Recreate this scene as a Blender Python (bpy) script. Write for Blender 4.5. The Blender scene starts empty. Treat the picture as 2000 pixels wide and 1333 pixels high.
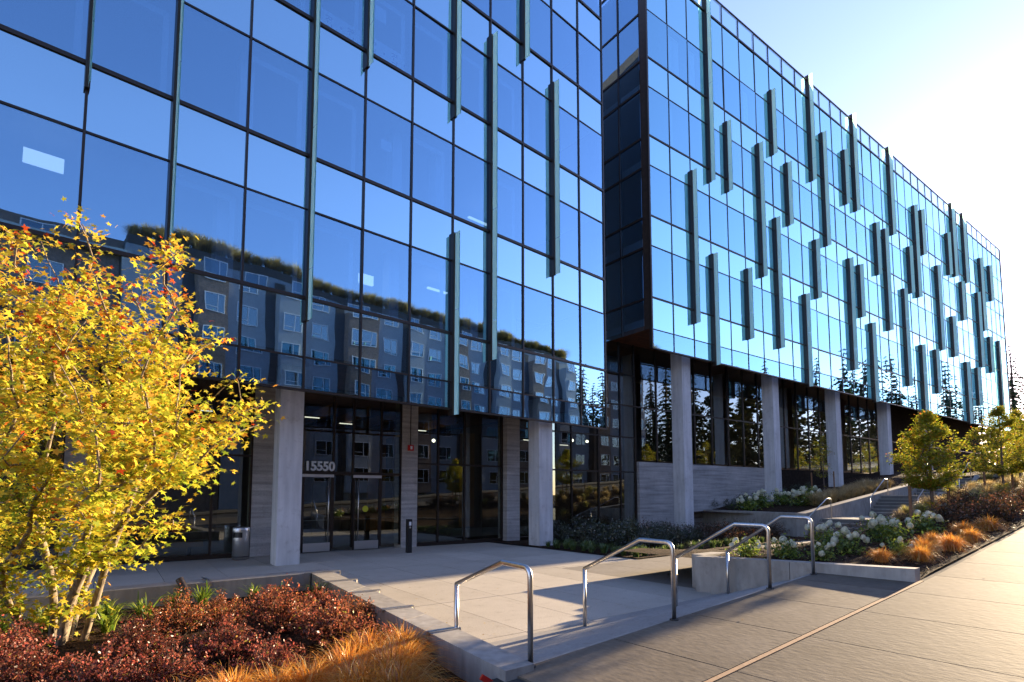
import bpy, math, random
import numpy as np
from mathutils import Matrix, Vector
random.seed(7); rng = np.random.default_rng(7)
C = bpy.context.scene.collection
SC = bpy.context.scene
rad = math.radians

# ---------------------------------------------------------------- camera, sky, sun, exposure
cam_d = bpy.data.cameras.new('camera'); cam = bpy.data.objects.new('camera', cam_d); C.objects.link(cam)
cam.location = (0, 0, 1.85); cam.rotation_euler = (rad(90 + 4.35), 0, 0)
cam_d.sensor_fit = 'HORIZONTAL'; cam_d.sensor_width = 36.0; cam_d.lens = 19.411
cam_d.shift_y = 0.10865; cam_d.clip_start = 0.1; cam_d.clip_end = 3000
SC.camera = cam
SUN_AZ, SUN_EL = 50.3, 11.0
w = bpy.data.worlds.new('World'); SC.world = w; w.use_nodes = True
nt = w.node_tree; bg = nt.nodes['Background']
sky = nt.nodes.new('ShaderNodeTexSky'); sky.sky_type = 'NISHITA'; sky.sun_disc = False
sky.sun_elevation = rad(SUN_EL); sky.sun_rotation = rad(SUN_AZ)
sky.air_density = 1.0; sky.dust_density = 0.35; sky.ozone_density = 2.2; sky.altitude = 50
tint = nt.nodes.new('ShaderNodeMixRGB'); tint.blend_type = 'MULTIPLY'; tint.inputs[0].default_value = 1.0; tint.inputs[2].default_value = (.98, .84, 1.03, 1)
nt.links.new(sky.outputs[0], tint.inputs[1]); nt.links.new(tint.outputs[0], bg.inputs[0]); bg.inputs[1].default_value = 0.125
sd = bpy.data.lights.new('sun', 'SUN'); sd.energy = 5.0; sd.angle = rad(0.55); sd.color = (1.0, 0.77, 0.49)
so = bpy.data.objects.new('sun', sd); C.objects.link(so)
sdir = Vector((math.sin(rad(SUN_AZ)) * math.cos(rad(SUN_EL)), math.cos(rad(SUN_AZ)) * math.cos(rad(SUN_EL)), math.sin(rad(SUN_EL))))
so.rotation_euler = sdir.to_track_quat('Z', 'Y').to_euler(); so.location = (60, 60, 60)
vs = SC.view_settings; vs.view_transform = 'Standard'; vs.look = 'None'; vs.gamma = 1.0; vs.use_curve_mapping = False
vs.exposure = 2.08
cy = SC.cycles
cy.max_bounces = 9; cy.transparent_max_bounces = 14; cy.glossy_bounces = 4; cy.diffuse_bounces = 3; cy.transmission_bounces = 4
cy.caustics_reflective = False; cy.caustics_refractive = False; cy.sample_clamp_indirect = 6.0
cy.use_denoising = True

# ---------------------------------------------------------------- frames of the place
AZS, AZG, AZL = rad(51.5), rad(54.08), rad(47.5)     # street, base grid and right block, left block
def fr(az): return (math.sin(az), math.cos(az)), (math.cos(az), -math.sin(az))
(sX, sY), (tX, tY) = fr(AZS); (gX, gY), (nX, nY) = fr(AZG); (lX, lY), (mX, mY) = fr(AZL)
def S(s, t, z=0.0): return Vector((s*sX + t*tX, s*sY + t*tY, z))
def G(u, n, z=0.0): return Vector((u*gX + n*nX, u*gY + n*nY, z))
def L(u, n, z=0.0): return Vector((u*lX + n*mX, u*lY + n*mY, z))
def inS(x, y): return x*sX + y*sY, x*tX + y*tY
def MS(s=0, t=0, z=0): return Matrix.Translation(S(s, t, z)) @ Matrix.Rotation(math.pi/2 - AZS, 4, 'Z')
def MG(u=0, n=0, z=0): return Matrix.Translation(G(u, n, z)) @ Matrix.Rotation(math.pi/2 - AZG, 4, 'Z')
def ML(u=0, n=0, z=0): return Matrix.Translation(L(u, n, z)) @ Matrix.Rotation(math.pi/2 - AZL, 4, 'Z')
def hz(s): return 0.08 + 0.0525*s if s < 9.8 else 0.5945 + 0.068*(s - 9.8)      # the pavement climbs along the street

# ---------------------------------------------------------------- mesh helpers
class MB:
    def __init__(self): self.v = []; self.f = []
    def add(self, v, f):
        o = len(self.v); self.v += [tuple(p) for p in v]; self.f += [tuple(i + o for i in q) for q in f]; return self
    def box(self, x0, x1, y0, y1, z0, z1, M=None):
        v = [Vector(p) for p in ((x0,y0,z0),(x1,y0,z0),(x1,y1,z0),(x0,y1,z0),(x0,y0,z1),(x1,y0,z1),(x1,y1,z1),(x0,y1,z1))]
        if M is not None: v = [M @ p for p in v]
        return self.add(v, [(0,3,2,1),(4,5,6,7),(0,1,5,4),(1,2,6,5),(2,3,7,6),(3,0,4,7)])
    def prism(self, poly, z0, z1):      # poly: list of (x, y) or (x, y, ztop)
        n = len(poly); b = [(p[0], p[1], z0) for p in poly]
        t = [(p[0], p[1], p[2] if len(p) > 2 else z1) for p in poly]
        a = sum(poly[i][0]*poly[(i+1) % n][1] - poly[(i+1) % n][0]*poly[i][1] for i in range(n))
        if a < 0: b.reverse(); t.reverse()
        return self.add(b + t, [tuple(range(n-1, -1, -1)), tuple(range(n, 2*n))] + [(i, (i+1) % n, n + (i+1) % n, n + i) for i in range(n)])
    def tube(self, pts, r, k=8, cap=True):
        pts = [Vector(p) for p in pts]; n = len(pts); rr = r if isinstance(r, (list, tuple)) else [r]*n
        o = len(self.v); up = None
        for i, p in enumerate(pts):
            d = (pts[min(i+1, n-1)] - pts[max(i-1, 0)]).normalized()
            if up is None: up = Vector((0,0,1)) if abs(d.z) < .9 else Vector((1,0,0))
            a = d.cross(up); a = a.normalized() if a.length > 1e-6 else Vector((1,0,0)); b = a.cross(d).normalized(); up = b
            self.v += [tuple(p + a*(rr[i]*math.cos(2*math.pi*j/k)) + b*(rr[i]*math.sin(2*math.pi*j/k))) for j in range(k)]
        for i in range(n-1):
            for j in range(k):
                self.f.append((o+i*k+j, o+i*k+(j+1) % k, o+(i+1)*k+(j+1) % k, o+(i+1)*k+j))
        if cap: self.f.append(tuple(o+j for j in range(k-1, -1, -1))); self.f.append(tuple(o+(n-1)*k+j for j in range(k)))
        return self
    def lathe(self, prof, k=24, c=(0,0,0)):
        o = len(self.v); n = len(prof)
        for r, z in prof: self.v += [(c[0]+r*math.cos(2*math.pi*j/k), c[1]+r*math.sin(2*math.pi*j/k), c[2]+z) for j in range(k)]
        for i in range(n-1):
            for j in range(k): self.f.append((o+i*k+j, o+i*k+(j+1) % k, o+(i+1)*k+(j+1) % k, o+(i+1)*k+j))
        return self
    def mesh(self, name, mat, smooth=False):
        me = bpy.data.meshes.new(name); me.from_pydata(self.v, [], self.f)
        if mat: me.materials.append(mat)
        if smooth: me.polygons.foreach_set('use_smooth', [True]*len(me.polygons))
        me.update(); return me
def put(name, me, parent=None, M=None):
    o = bpy.data.objects.new(name, me); C.objects.link(o)
    if parent is not None: o.parent = parent
    if M is not None: o.matrix_basis = (wmat(parent).inverted() @ M) if parent is not None else M
    return o
_W = {}
def wmat(o):
    if o is None: return Matrix.Identity(4)
    return (wmat(o.parent) @ o.matrix_basis) if o.parent else o.matrix_basis
def tag(o, label=None, cat=None, group=None, kind=None):
    if label: o['label'] = label
    if cat: o['category'] = cat
    if group: o['group'] = group
    if kind: o['kind'] = kind
    return o
def thing(name, M, label, cat, group=None):
    o = bpy.data.objects.new(name, None); C.objects.link(o); o.matrix_basis = M; o.empty_display_size = .2
    return tag(o, label, cat, group)
def struct(name, me, M=None): return tag(put(name, me, None, M), kind='structure')
def dup(root, M, label=None, group=None):
    def cp(o, par):
        c = o.copy(); C.objects.link(c)
        if par is not None: c.parent = par
        for ch in o.children: cp(ch, c)
        return c
    r = cp(root, None); r.matrix_basis = M
    if label: r['label'] = label
    if group: r['group'] = group
    return r
def npmesh(name, mat, V, F, smooth=False):
    me = bpy.data.meshes.new(name); V = np.asarray(V, np.float32).reshape(-1, 3); F = np.asarray(F, np.int32)
    me.vertices.add(len(V)); me.vertices.foreach_set('co', V.ravel())
    k = F.shape[1]; me.loops.add(F.size); me.loops.foreach_set('vertex_index', F.ravel())
    me.polygons.add(len(F)); me.polygons.foreach_set('loop_start', np.arange(0, F.size, k, dtype=np.int32))
    me.update(calc_edges=True)
    if mat: me.materials.append(mat)
    if smooth: me.polygons.foreach_set('use_smooth', np.ones(len(F), bool))
    me.validate(); return me
ORD = 'first second third fourth fifth sixth seventh eighth ninth tenth eleventh twelfth thirteenth fourteenth fifteenth sixteenth seventeenth eighteenth nineteenth twentieth twenty-first twenty-second twenty-third twenty-fourth twenty-fifth twenty-sixth twenty-seventh twenty-eighth twenty-ninth thirtieth'.split()
def Rz(a): return Matrix.Rotation(a, 4, 'Z')
def T(v): return Matrix.Translation(v)

# ---------------------------------------------------------------- materials
def newmat(name):
    m = bpy.data.materials.new(name); m.use_nodes = True; t = m.node_tree
    return m, t, t.nodes['Principled BSDF'], t.nodes['Material Output']
def N(t, ty, **kw):
    n = t.nodes.new('ShaderNode' + ty)
    for k, v in kw.items():
        if k.startswith('i_'): n.inputs[k[2:].replace('_', ' ')].default_value = v
        else: setattr(n, k, v)
    return n
def ramp(t, stops, src=None):
    r = t.nodes.new('ShaderNodeValToRGB'); e = r.color_ramp.elements
    while len(e) < len(stops): e.new(0.5)
    for i, (p, c) in enumerate(stops): e[i].position = p; e[i].color = (*c, 1)
    if src is not None: t.links.new(src, r.inputs[0])
    return r
def coords(t, scale=(1,1,1), kind='Object'):
    tc = N(t, 'TexCoord'); mp = N(t, 'Mapping'); mp.inputs['Scale'].default_value = scale
    t.links.new(tc.outputs[kind], mp.inputs[0]); return mp.outputs[0]
def wcoords(t, scale=(1,1,1), rz=0.0):
    g = N(t, 'NewGeometry'); m0 = N(t, 'Mapping'); m0.inputs['Rotation'].default_value = (0, 0, rz); mp = N(t, 'Mapping'); mp.inputs['Scale'].default_value = scale
    t.links.new(g.outputs['Position'], m0.inputs[0]); t.links.new(m0.outputs[0], mp.inputs[0]); return mp.outputs[0]
def plain(name, col, rough=.5, metal=0.0, spec=.5, var=0.0, scale=6):
    m, t, b, o = newmat(name)
    b.inputs['Roughness'].default_value = rough; b.inputs['Metallic'].default_value = metal; b.inputs['Specular IOR Level'].default_value = spec
    if var:
        n = N(t, 'TexNoise', i_Scale=scale, i_Detail=6.0); t.links.new(coords(t), n.inputs['Vector'])
        r = ramp(t, [(.3, [c*(1-var) for c in col]), (.7, [min(1, c*(1+var)) for c in col])], n.outputs[0]); t.links.new(r.outputs[0], b.inputs['Base Color'])
    else: b.inputs['Base Color'].default_value = (*col, 1)
    return m
def concrete(name, c0, c1, rough=.8, spec=.15, streak=None, fine=90, bump=.25, island=.0, board=False, rz=0.0, lo=.78, hi=1.12):
    m, t, b, o = newmat(name); b.inputs['Roughness'].default_value = rough; b.inputs['Specular IOR Level'].default_value = spec
    P = wcoords(t, rz=rz); n1 = N(t, 'TexNoise', i_Scale=.9, i_Detail=8.0, i_Roughness=.65); t.links.new(P, n1.inputs['Vector'])
    r = ramp(t, [(.28, c0), (.72, c1)], n1.outputs[0]); col = r.outputs[0]
    n2 = N(t, 'TexNoise', i_Scale=fine, i_Detail=3.0)
    sv = wcoords(t, scale=streak or (1,1,1), rz=rz); t.links.new(sv, n2.inputs['Vector'])
    r2 = ramp(t, [(.3, (lo,lo,lo)), (.7, (hi,hi,hi))], n2.outputs[0])
    mx = N(t, 'MixRGB', blend_type='MULTIPLY'); mx.inputs[0].default_value = .7; t.links.new(col, mx.inputs[1]); t.links.new(r2.outputs[0], mx.inputs[2]); col = mx.outputs[0]
    n4 = N(t, 'TexNoise', i_Scale=4.5, i_Detail=10.0, i_Roughness=.75); t.links.new(P, n4.inputs['Vector'])
    r4 = ramp(t, [(.30, (.70,.68,.66)), (.46, (1,1,1))], n4.outputs[0])
    mx4 = N(t, 'MixRGB', blend_type='MULTIPLY'); mx4.inputs[0].default_value = .75; t.links.new(col, mx4.inputs[1]); t.links.new(r4.outputs[0], mx4.inputs[2]); col = mx4.outputs[0]
    vo = N(t, 'TexVoronoi', i_Scale=2.6); t.links.new(P, vo.inputs['Vector'])
    rv = ramp(t, [(.015, (.55,.53,.50)), (.05, (1,1,1))], vo.outputs['Distance'])
    mv = N(t, 'MixRGB', blend_type='MULTIPLY'); mv.inputs[0].default_value = .7; t.links.new(col, mv.inputs[1]); t.links.new(rv.outputs[0], mv.inputs[2]); col = mv.outputs[0]
    if island:
        oi = N(t, 'ObjectInfo'); r3 = ramp(t, [(0, (1-island,)*3), (1, (1+island,)*3)], oi.outputs['Random'])
        m3 = N(t, 'MixRGB', blend_type='MULTIPLY'); m3.inputs[0].default_value = 1; t.links.new(col, m3.inputs[1]); t.links.new(r3.outputs[0], m3.inputs[2]); col = m3.outputs[0]
    hsrc = n2.outputs[0]
    if board:
        nb = N(t, 'TexNoise', i_Scale=1.0, i_Detail=4.0); t.links.new(wcoords(t, scale=(.5,.5,11)), nb.inputs['Vector'])
        r5 = ramp(t, [(.3, (.6,.6,.6)), (.7, (1.2,1.2,1.2))], nb.outputs[0])
        m5 = N(t, 'MixRGB', blend_type='MULTIPLY'); m5.inputs[0].default_value = .8; t.links.new(col, m5.inputs[1]); t.links.new(r5.outputs[0], m5.inputs[2]); col = m5.outputs[0]; hsrc = nb.outputs[0]
    t.links.new(col, b.inputs['Base Color'])
    bp = N(t, 'Bump'); bp.inputs['Strength'].default_value = bump; bp.inputs['Distance'].default_value = .01; t.links.new(hsrc, bp.inputs['Height']); t.links.new(bp.outputs[0], b.inputs['Normal'])
    return m
def glass(name, refl_col, trans_col, f0=.42, wav=.0035, rough=.004, wscale=.55):
    m, t, b, o = newmat(name); t.nodes.remove(b)
    gl = N(t, 'BsdfGlossy'); gl.inputs['Color'].default_value = (*refl_col, 1); gl.inputs['Roughness'].default_value = rough
    tr = N(t, 'BsdfTransparent'); tr.inputs['Color'].default_value = (*trans_col, 1)
    ns = N(t, 'TexNoise', i_Scale=wscale, i_Detail=1.5); t.links.new(wcoords(t), ns.inputs['Vector'])
    bp = N(t, 'Bump'); bp.inputs['Strength'].default_value = 1; bp.inputs['Distance'].default_value = wav
    t.links.new(ns.outputs[0], bp.inputs['Height']); t.links.new(bp.outputs[0], gl.inputs['Normal'])
    lw = N(t, 'LayerWeight'); lw.inputs['Blend'].default_value = .5
    p = N(t, 'Math', operation='POWER'); p.inputs[1].default_value = 2.5; t.links.new(lw.outputs['Facing'], p.inputs[0])
    mr = N(t, 'MapRange'); mr.inputs['To Min'].default_value = f0; mr.inputs['To Max'].default_value = 1; t.links.new(p.outputs[0], mr.inputs[0])
    ge = N(t, 'NewGeometry'); iv = N(t, 'Math', operation='SUBTRACT'); iv.inputs[0].default_value = 1; t.links.new(ge.outputs['Backfacing'], iv.inputs[1])
    ml = N(t, 'Math', operation='MULTIPLY'); t.links.new(mr.outputs[0], ml.inputs[0]); t.links.new(iv.outputs[0], ml.inputs[1])
    mx = N(t, 'MixShader'); t.links.new(ml.outputs[0], mx.inputs[0]); t.links.new(tr.outputs[0], mx.inputs[1]); t.links.new(gl.outputs[0], mx.inputs[2]); t.links.new(mx.outputs[0], o.inputs[0])
    return m
def leafmat(name, stops, trans=.5, rough=.5, zgrad=0.0, zr=(0, 5), gloss=.06, spots=0.0, objvar=None):
    m, t, b, o = newmat(name); t.nodes.remove(b)
    ge = N(t, 'NewGeometry'); src = ge.outputs['Random Per Island']
    if zgrad or spots:
        add = N(t, 'Math', operation='ADD'); add.use_clamp = True; t.links.new(src, add.inputs[0])
        tc = N(t, 'TexCoord')
        if zgrad:
            sp = N(t, 'SeparateXYZ'); t.links.new(tc.outputs['Object'], sp.inputs[0])
            mr = N(t, 'MapRange'); mr.inputs[1].default_value = zr[0]; mr.inputs[2].default_value = zr[1]; mr.inputs[3].default_value = -zgrad; mr.inputs[4].default_value = zgrad
            t.links.new(sp.outputs[2], mr.inputs[0]); t.links.new(mr.outputs[0], add.inputs[1])
        src = add.outputs[0]
        if spots:
            nz = N(t, 'TexNoise', i_Scale=1.3, i_Detail=2.0); t.links.new(tc.outputs['Object'], nz.inputs['Vector'])
            mr2 = N(t, 'MapRange'); mr2.inputs[1].default_value = .35; mr2.inputs[2].default_value = .68; mr2.inputs[3].default_value = -spots; mr2.inputs[4].default_value = spots
            t.links.new(nz.outputs[0], mr2.inputs[0]); a2 = N(t, 'Math', operation='ADD'); a2.use_clamp = True
            t.links.new(src, a2.inputs[0]); t.links.new(mr2.outputs[0], a2.inputs[1]); src = a2.outputs[0]
    r = ramp(t, stops, src)
    if objvar:
        oi = N(t, 'ObjectInfo'); rv = ramp(t, [(0, objvar[0]), (.5, (1,1,1)), (1, objvar[1])], oi.outputs['Random'])
        mv = N(t, 'MixRGB', blend_type='MULTIPLY'); mv.inputs[0].default_value = 1; t.links.new(r.outputs[0], mv.inputs[1]); t.links.new(rv.outputs[0], mv.inputs[2]); r = mv
    df = N(t, 'BsdfDiffuse'); tl = N(t, 'BsdfTranslucent'); gs = N(t, 'BsdfGlossy'); gs.inputs['Roughness'].default_value = .35
    t.links.new(r.outputs[0], df.inputs[0]); t.links.new(r.outputs[0], tl.inputs[0])
    mx = N(t, 'MixShader'); mx.inputs[0].default_value = trans; t.links.new(df.outputs[0], mx.inputs[1]); t.links.new(tl.outputs[0], mx.inputs[2])
    m2 = N(t, 'MixShader'); m2.inputs[0].default_value = gloss; t.links.new(mx.outputs[0], m2.inputs[1]); t.links.new(gs.outputs[0], m2.inputs[2])
    t.links.new(m2.outputs[0], o.inputs[0]); return m
def emit(name, col, st):
    m, t, b, o = newmat(name); b.inputs['Base Color'].default_value = (*col, 1); b.inputs['Emission Color'].default_value = (*col, 1); b.inputs['Emission Strength'].default_value = st; return m
def bark(name, c0, c1, sc=(9,9,3)):
    m, t, b, o = newmat(name); b.inputs['Roughness'].default_value = .85
    n = N(t, 'TexNoise', i_Scale=3.0, i_Detail=6.0); t.links.new(coords(t, sc), n.inputs['Vector'])
    r = ramp(t, [(.35, c0), (.62, c1)], n.outputs[0]); t.links.new(r.outputs[0], b.inputs['Base Color'])
    bp = N(t, 'Bump'); bp.inputs['Strength'].default_value = .4; bp.inputs['Distance'].default_value = .02; t.links.new(n.outputs[0], bp.inputs['Height']); t.links.new(bp.outputs[0], b.inputs['Normal']); return m

M_glass = glass('coated_glass', (.43,.74,1.0), (.66,.80,.92), .48, wav=.007)
M_glassS = glass('spandrel_glass', (.57,.86,1.0), (.58,.72,.84), .66, wav=.007)
M_glassR = glass('coated_glass_right', (.46,.83,1.0), (.66,.80,.92), .52)
M_glassRS = glass('spandrel_glass_right', (.56,.92,1.0), (.58,.72,.84), .66)
M_shop = glass('lobby_glass', (.85,.95,1.0), (.62,.66,.62), .16, wav=.003)
M_para = glass('parapet_glass', (.8,.95,1.0), (.72,.86,.88), .25, wav=.001)
M_mull = plain('bronze_mullion', (.045,.033,.026), .4, .5)
M_bronze = plain('bronze_panel', (.045,.030,.022), .45, .3, var=.3)
M_recess = plain('recess_shade', (.030,.022,.017), .95, 0, .05, var=.3)  # near-black colour that carries the shade of the deep recess
M_soffit = plain('wood_soffit', (.20,.075,.040), .55, var=.35, scale=4)
M_spand = plain('spandrel_backing', (.40,.47,.55), .6)
M_slab = plain('floor_slab', (.30,.30,.30), .8, var=.1)
M_ceil = plain('interior_ceiling', (.75,.75,.75), .8)
M_core = plain('interior_wall', (.66,.65,.63), .8, var=.15)
M_lobby = plain('lobby_wall', (.16,.10,.06), .6, var=.4, scale=2)
M_blind = plain('window_blind', (.78,.80,.82), .8)
def finmat():
    m, t, b, o = newmat('fin_glass'); t.nodes.remove(b)
    col = (.42,.90,.87,1)
    df = N(t, 'BsdfDiffuse'); tl = N(t, 'BsdfTranslucent'); df.inputs[0].default_value = col; tl.inputs[0].default_value = (.58,1.0,.95,1)
    gs = N(t, 'BsdfGlossy'); gs.inputs['Roughness'].default_value = .12; gs.inputs['Color'].default_value = (.8,.95,1,1)
    a = N(t, 'MixShader'); a.inputs[0].default_value = .72; t.links.new(df.outputs[0], a.inputs[1]); t.links.new(tl.outputs[0], a.inputs[2])
    fr_ = N(t, 'LayerWeight'); fr_.inputs['Blend'].default_value = .06
    c = N(t, 'MixShader'); t.links.new(fr_.outputs['Fresnel'], c.inputs[0]); t.links.new(a.outputs[0], c.inputs[1]); t.links.new(gs.outputs[0], c.inputs[2])
    t.links.new(c.outputs[0], o.inputs[0]); return m
M_fin = finmat()
M_col = concrete('cast_concrete', (.57,.56,.55), (.72,.71,.70), fine=4, bump=.10, streak=(1.7,1.7,.14), lo=.72, hi=1.08)
M_board = concrete('board_formed_concrete', (.42,.40,.38), (.58,.55,.52), fine=30, bump=.8, board=True)
M_wall = concrete('wall_concrete', (.28,.26,.228), (.44,.41,.365), fine=5, bump=.12, streak=(1.8,1.8,.5), lo=.70, hi=1.10)
M_plaza = concrete('plaza_concrete', (.43,.385,.315), (.51,.46,.38), fine=50, bump=.1, island=.09, streak=(1,1,1), rz=-(math.pi/2-AZG))
M_path = concrete('path_concrete', (.23,.205,.17), (.30,.27,.225), fine=40, bump=.12, island=.04, streak=(.12,1.6,1), rz=-(math.pi/2-AZG))
M_walk = concrete('broomed_concrete', (.128,.104,.076), (.205,.172,.130), fine=20, bump=.35, island=.13, streak=(1.0,.5,1), rz=-(math.pi/2-AZS), lo=.76, hi=1.12)
M_step = concrete('step_concrete', (.28,.265,.24), (.38,.36,.325), fine=60, bump=.2, streak=(.3,2,1), rz=-(math.pi/2-AZS))
M_stair = concrete('shaded_stair_concrete', (.13,.125,.115), (.19,.18,.165), fine=60, bump=.2)  # darker version of the step concrete, the risers' shade put into its colour
M_joint = plain('joint_sand', (.42,.27,.15), .9, var=.2, scale=20)
M_dark = plain('dark_joint_fill', (.05,.045,.04), .95)  # dark fill below the slabs, visible in the open joints
M_steel = plain('brushed_steel', (.60,.575,.54), .33, 1.0, var=.12, scale=30)
M_alum = plain('satin_aluminium', (.66,.66,.66), .38, 1.0)
M_black = plain('black_powdercoat', (.012,.012,.013), .4)
M_white = plain('white_lettering', (.82,.83,.84), .5)
M_red = plain('red_plastic', (.62,.03,.02), .4)
M_soil = None
def soil():
    m, t, b, o = newmat('bark_mulch'); b.inputs['Roughness'].default_value = .95; b.inputs['Specular IOR Level'].default_value = .15
    v = N(t, 'TexVoronoi', i_Scale=26.0); t.links.new(wcoords(t, (1,1.8,1)), v.inputs['Vector'])
    n = N(t, 'TexNoise', i_Scale=7.0, i_Detail=8.0); t.links.new(wcoords(t), n.inputs['Vector'])
    r = ramp(t, [(.0, (.022,.012,.007)), (.5, (.060,.032,.017)), (1, (.115,.062,.030))], v.outputs['Color'])
    mx = N(t, 'MixRGB', blend_type='MULTIPLY'); mx.inputs[0].default_value = .6; t.links.new(r.outputs[0], mx.inputs[1]); t.links.new(n.outputs[0], mx.inputs[2]); t.links.new(mx.outputs[0], b.inputs['Base Color'])
    bp = N(t, 'Bump'); bp.inputs['Strength'].default_value = .9; bp.inputs['Distance'].default_value = .05; t.links.new(v.outputs['Distance'], bp.inputs['Height']); t.links.new(bp.outputs[0], b.inputs['Normal']); return m
M_soil = soil()
M_ground = plain('far_ground', (.07,.065,.05), .95, var=.3, scale=.3)
M_asph = concrete('asphalt', (.045,.045,.046), (.07,.07,.072), rough=.9, fine=150, bump=.3)
M_wood = plain('stake_wood', (.26,.13,.06), .8, var=.3, scale=12)
M_bench = plain('bench_wood', (.42,.20,.06), .5, var=.2, scale=3)

# ================================================================= GROUND AND PAVING
struct('ground', MB().box(-700, 700, -700, 700, -1.2, -.35).mesh('ground', M_ground))
def clip(poly, planes):           # planes: (a, b, c) keep a*x + b*y <= c
    for a, b, c in planes:
        out = []
        for i in range(len(poly)):
            p, q = poly[i], poly[(i+1) % len(poly)]; dp, dq = a*p[0]+b*p[1]-c, a*q[0]+b*q[1]-c
            if dp <= 0: out.append(p)
            if dp*dq < 0:
                k = dp/(dp-dq); out.append((p[0]+k*(q[0]-p[0]), p[1]+k*(q[1]-p[1])))
        poly = out
        if len(poly) < 3: return []
    return poly
def area(p): return abs(sum(p[i][0]*p[(i+1) % len(p)][1]-p[(i+1) % len(p)][0]*p[i][1] for i in range(len(p))))/2
# half planes in world xy
def hp_s_lt(c): return (sX, sY, c)
def hp_s_gt(c): return (-sX, -sY, -c)
def hp_t_lt(c): return (tX, tY, c)
def hp_t_gt(c): return (-tX, -tY, -c)
def hp_n_gt(c): return (-nX, -nY, -c)
WA, WB = S(3.36, -3.9), S(4.08, -11.1)            # planter wall, plaza face
ed = (WB - WA); hp_wall = (-ed.y, ed.x, -ed.y*WA.x + ed.x*WA.y); hp_wall = tuple(-c for c in hp_wall) if (-ed.y*10 + ed.x*10) < hp_wall[2] and False else hp_wall
def hp_side(p, q, inside):        # half plane through p, q that keeps the point inside
    a, b = -(q.y-p.y), (q.x-p.x); c = a*p.x + b*p.y
    return (a, b, c) if a*inside.x + b*inside.y <= c else (-a, -b, -c)
hp_wall = hp_side(WA, WB, S(6, -7))
hp_front = hp_side(S(4.08, -11.1), S(-20, -11.7), S(0, -14))
plaza = struct('plaza', MB().box(-16, 12.5, 0, 13, -.30, -.014, MS(0,0) @ Matrix.Translation((0, 5.6, 0))).mesh('plaza', M_dark))
def slabs(parent, mat, cells, regions, name='paving_slab', z0=-.13, ztop=0.0, gap=.008, minA=.02, zf=None):
    for cell in cells:
        for reg in regions:
            p = clip(cell, reg)
            if len(p) < 3 or area(p) < minA: continue
            cx, cy_ = sum(q[0] for q in p)/len(p), sum(q[1] for q in p)/len(p)
            q = []
            for x, y in p:
                d = math.hypot(x-cx, y-cy_); k = max(0, 1-gap*1.3/d); X, Y = cx+(x-cx)*k, cy_+(y-cy_)*k
                q.append((X, Y, (zf(X, Y) if zf else ztop)))
            base = min(v[2] for v in q) - .12
            c = Vector((cx, cy_, 0))
            me = MB().prism([(x-cx, y-cy_, z) for x, y, z in q], base, 0).mesh(name, mat)
            put(name, me, parent, T(c))
cells = []
for i in range(-22, 16):
    for j in range(-9, 8):
        u0 = 4.62 + 1.205*i; n0 = -18.05 + 2.4*(j) + (0 if True else 0)
        if n0 < -18.1 or n0 > -3: continue
        cells.append([tuple(G(u, n)[:2]) for u, n in ((u0, n0), (u0+1.205, n0), (u0+1.205, n0+2.4), (u0, n0+2.4))])
regs = [[hp_n_gt(-18.0), hp_t_lt(-5.6), hp_wall, hp_s_lt(9.7), hp_t_gt(-30), hp_s_gt(3.0), hp_t_gt(-11.1)],
        [hp_n_gt(-18.0), hp_t_lt(-11.1), hp_front, hp_s_lt(9.7), hp_s_gt(-14)],
        [hp_n_gt(-18.0), hp_s_gt(9.7), hp_s_lt(12.7), hp_t_lt(-10.2)]]
slabs(plaza, M_plaza, cells, regs)
path = struct('path', MB().box(9.7, 24.3, 6.2, 10.5, -.3, -.014, MS(0,0)).mesh('path', M_dark))
pc = []
for i in range(0, 10):
    for j in range(2):
        s0 = 9.7 + 1.5*i
        pc.append([tuple(S(s_, t_)[:2]) for s_, t_ in ((s0, -10.2+2*j), (s0+1.5, -10.2+2*j), (s0+1.5, -8.2+2*j), (s0, -8.2+2*j))])
slabs(path, M_path, pc, [[hp_s_gt(9.7), hp_s_lt(24.3)]], name='paving_slab')
# pavement on the street side, climbing with the street
def strip(s0, s1, t0, t1, dz, n=24):
    mb = MB(); 
    for i in range(n):
        a, b = s0+(s1-s0)*i/n, s0+(s1-s0)*(i+1)/n
        q = [S(a, t0, hz(a)+dz), S(b, t0, hz(b)+dz), S(b, t1, hz(b)+dz), S(a, t1, hz(a)+dz)]
        mb.add(q + [v - Vector((0,0,.5)) for v in q], [(0,3,2,1),(4,5,6,7),(0,1,5,4),(1,2,6,5),(2,3,7,6),(3,0,4,7)])
    return mb
walk = struct('sidewalk', strip(-25, 90, -2.74, 3.2, -.018, 60).mesh('sidewalk', M_dark))
zf = lambda x, y: hz(inS(x, y)[0])
wc = []
for i in range(-14, 36):
    s0 = 4.58 + 1.42*i
    for t0, t1 in ((-4.05, -2.70), (-2.64, -.6), (-.6, 1.45), (1.45, 3.2)):
        if t0 < -3 and (s0 < 2.6 or s0 > 9.5): continue
        if t0 > -3 and s0 > 50: continue
        wc.append([tuple(S(a, b)[:2]) for a, b in ((s0, t0), (s0+1.42, t0), (s0+1.42, t1), (s0, t1))])
NE = S(3.34, -3.9)
slabs(walk, M_walk, wc, [[hp_s_gt(-25), hp_t_gt(-2.66)], [hp_t_lt(-2.66), hp_s_lt(9.72), hp_side(S(3.36, -4.2), S(2.2, -2.7), S(6, -3))]], name='paving_slab', zf=zf, gap=.009)
put('walk_base', strip(2.3, 9.75, -4.04, -2.72, -.02, 4).mesh('walk_base', M_dark), walk)
put('joint_filler', strip(-20, 9.75, -2.695, -2.645, .002, 40).mesh('joint_filler', M_joint), walk)
struct('kerb', strip(-25, 90, 3.205, 3.40, .0, 40).mesh('kerb', M_wall))
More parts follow.
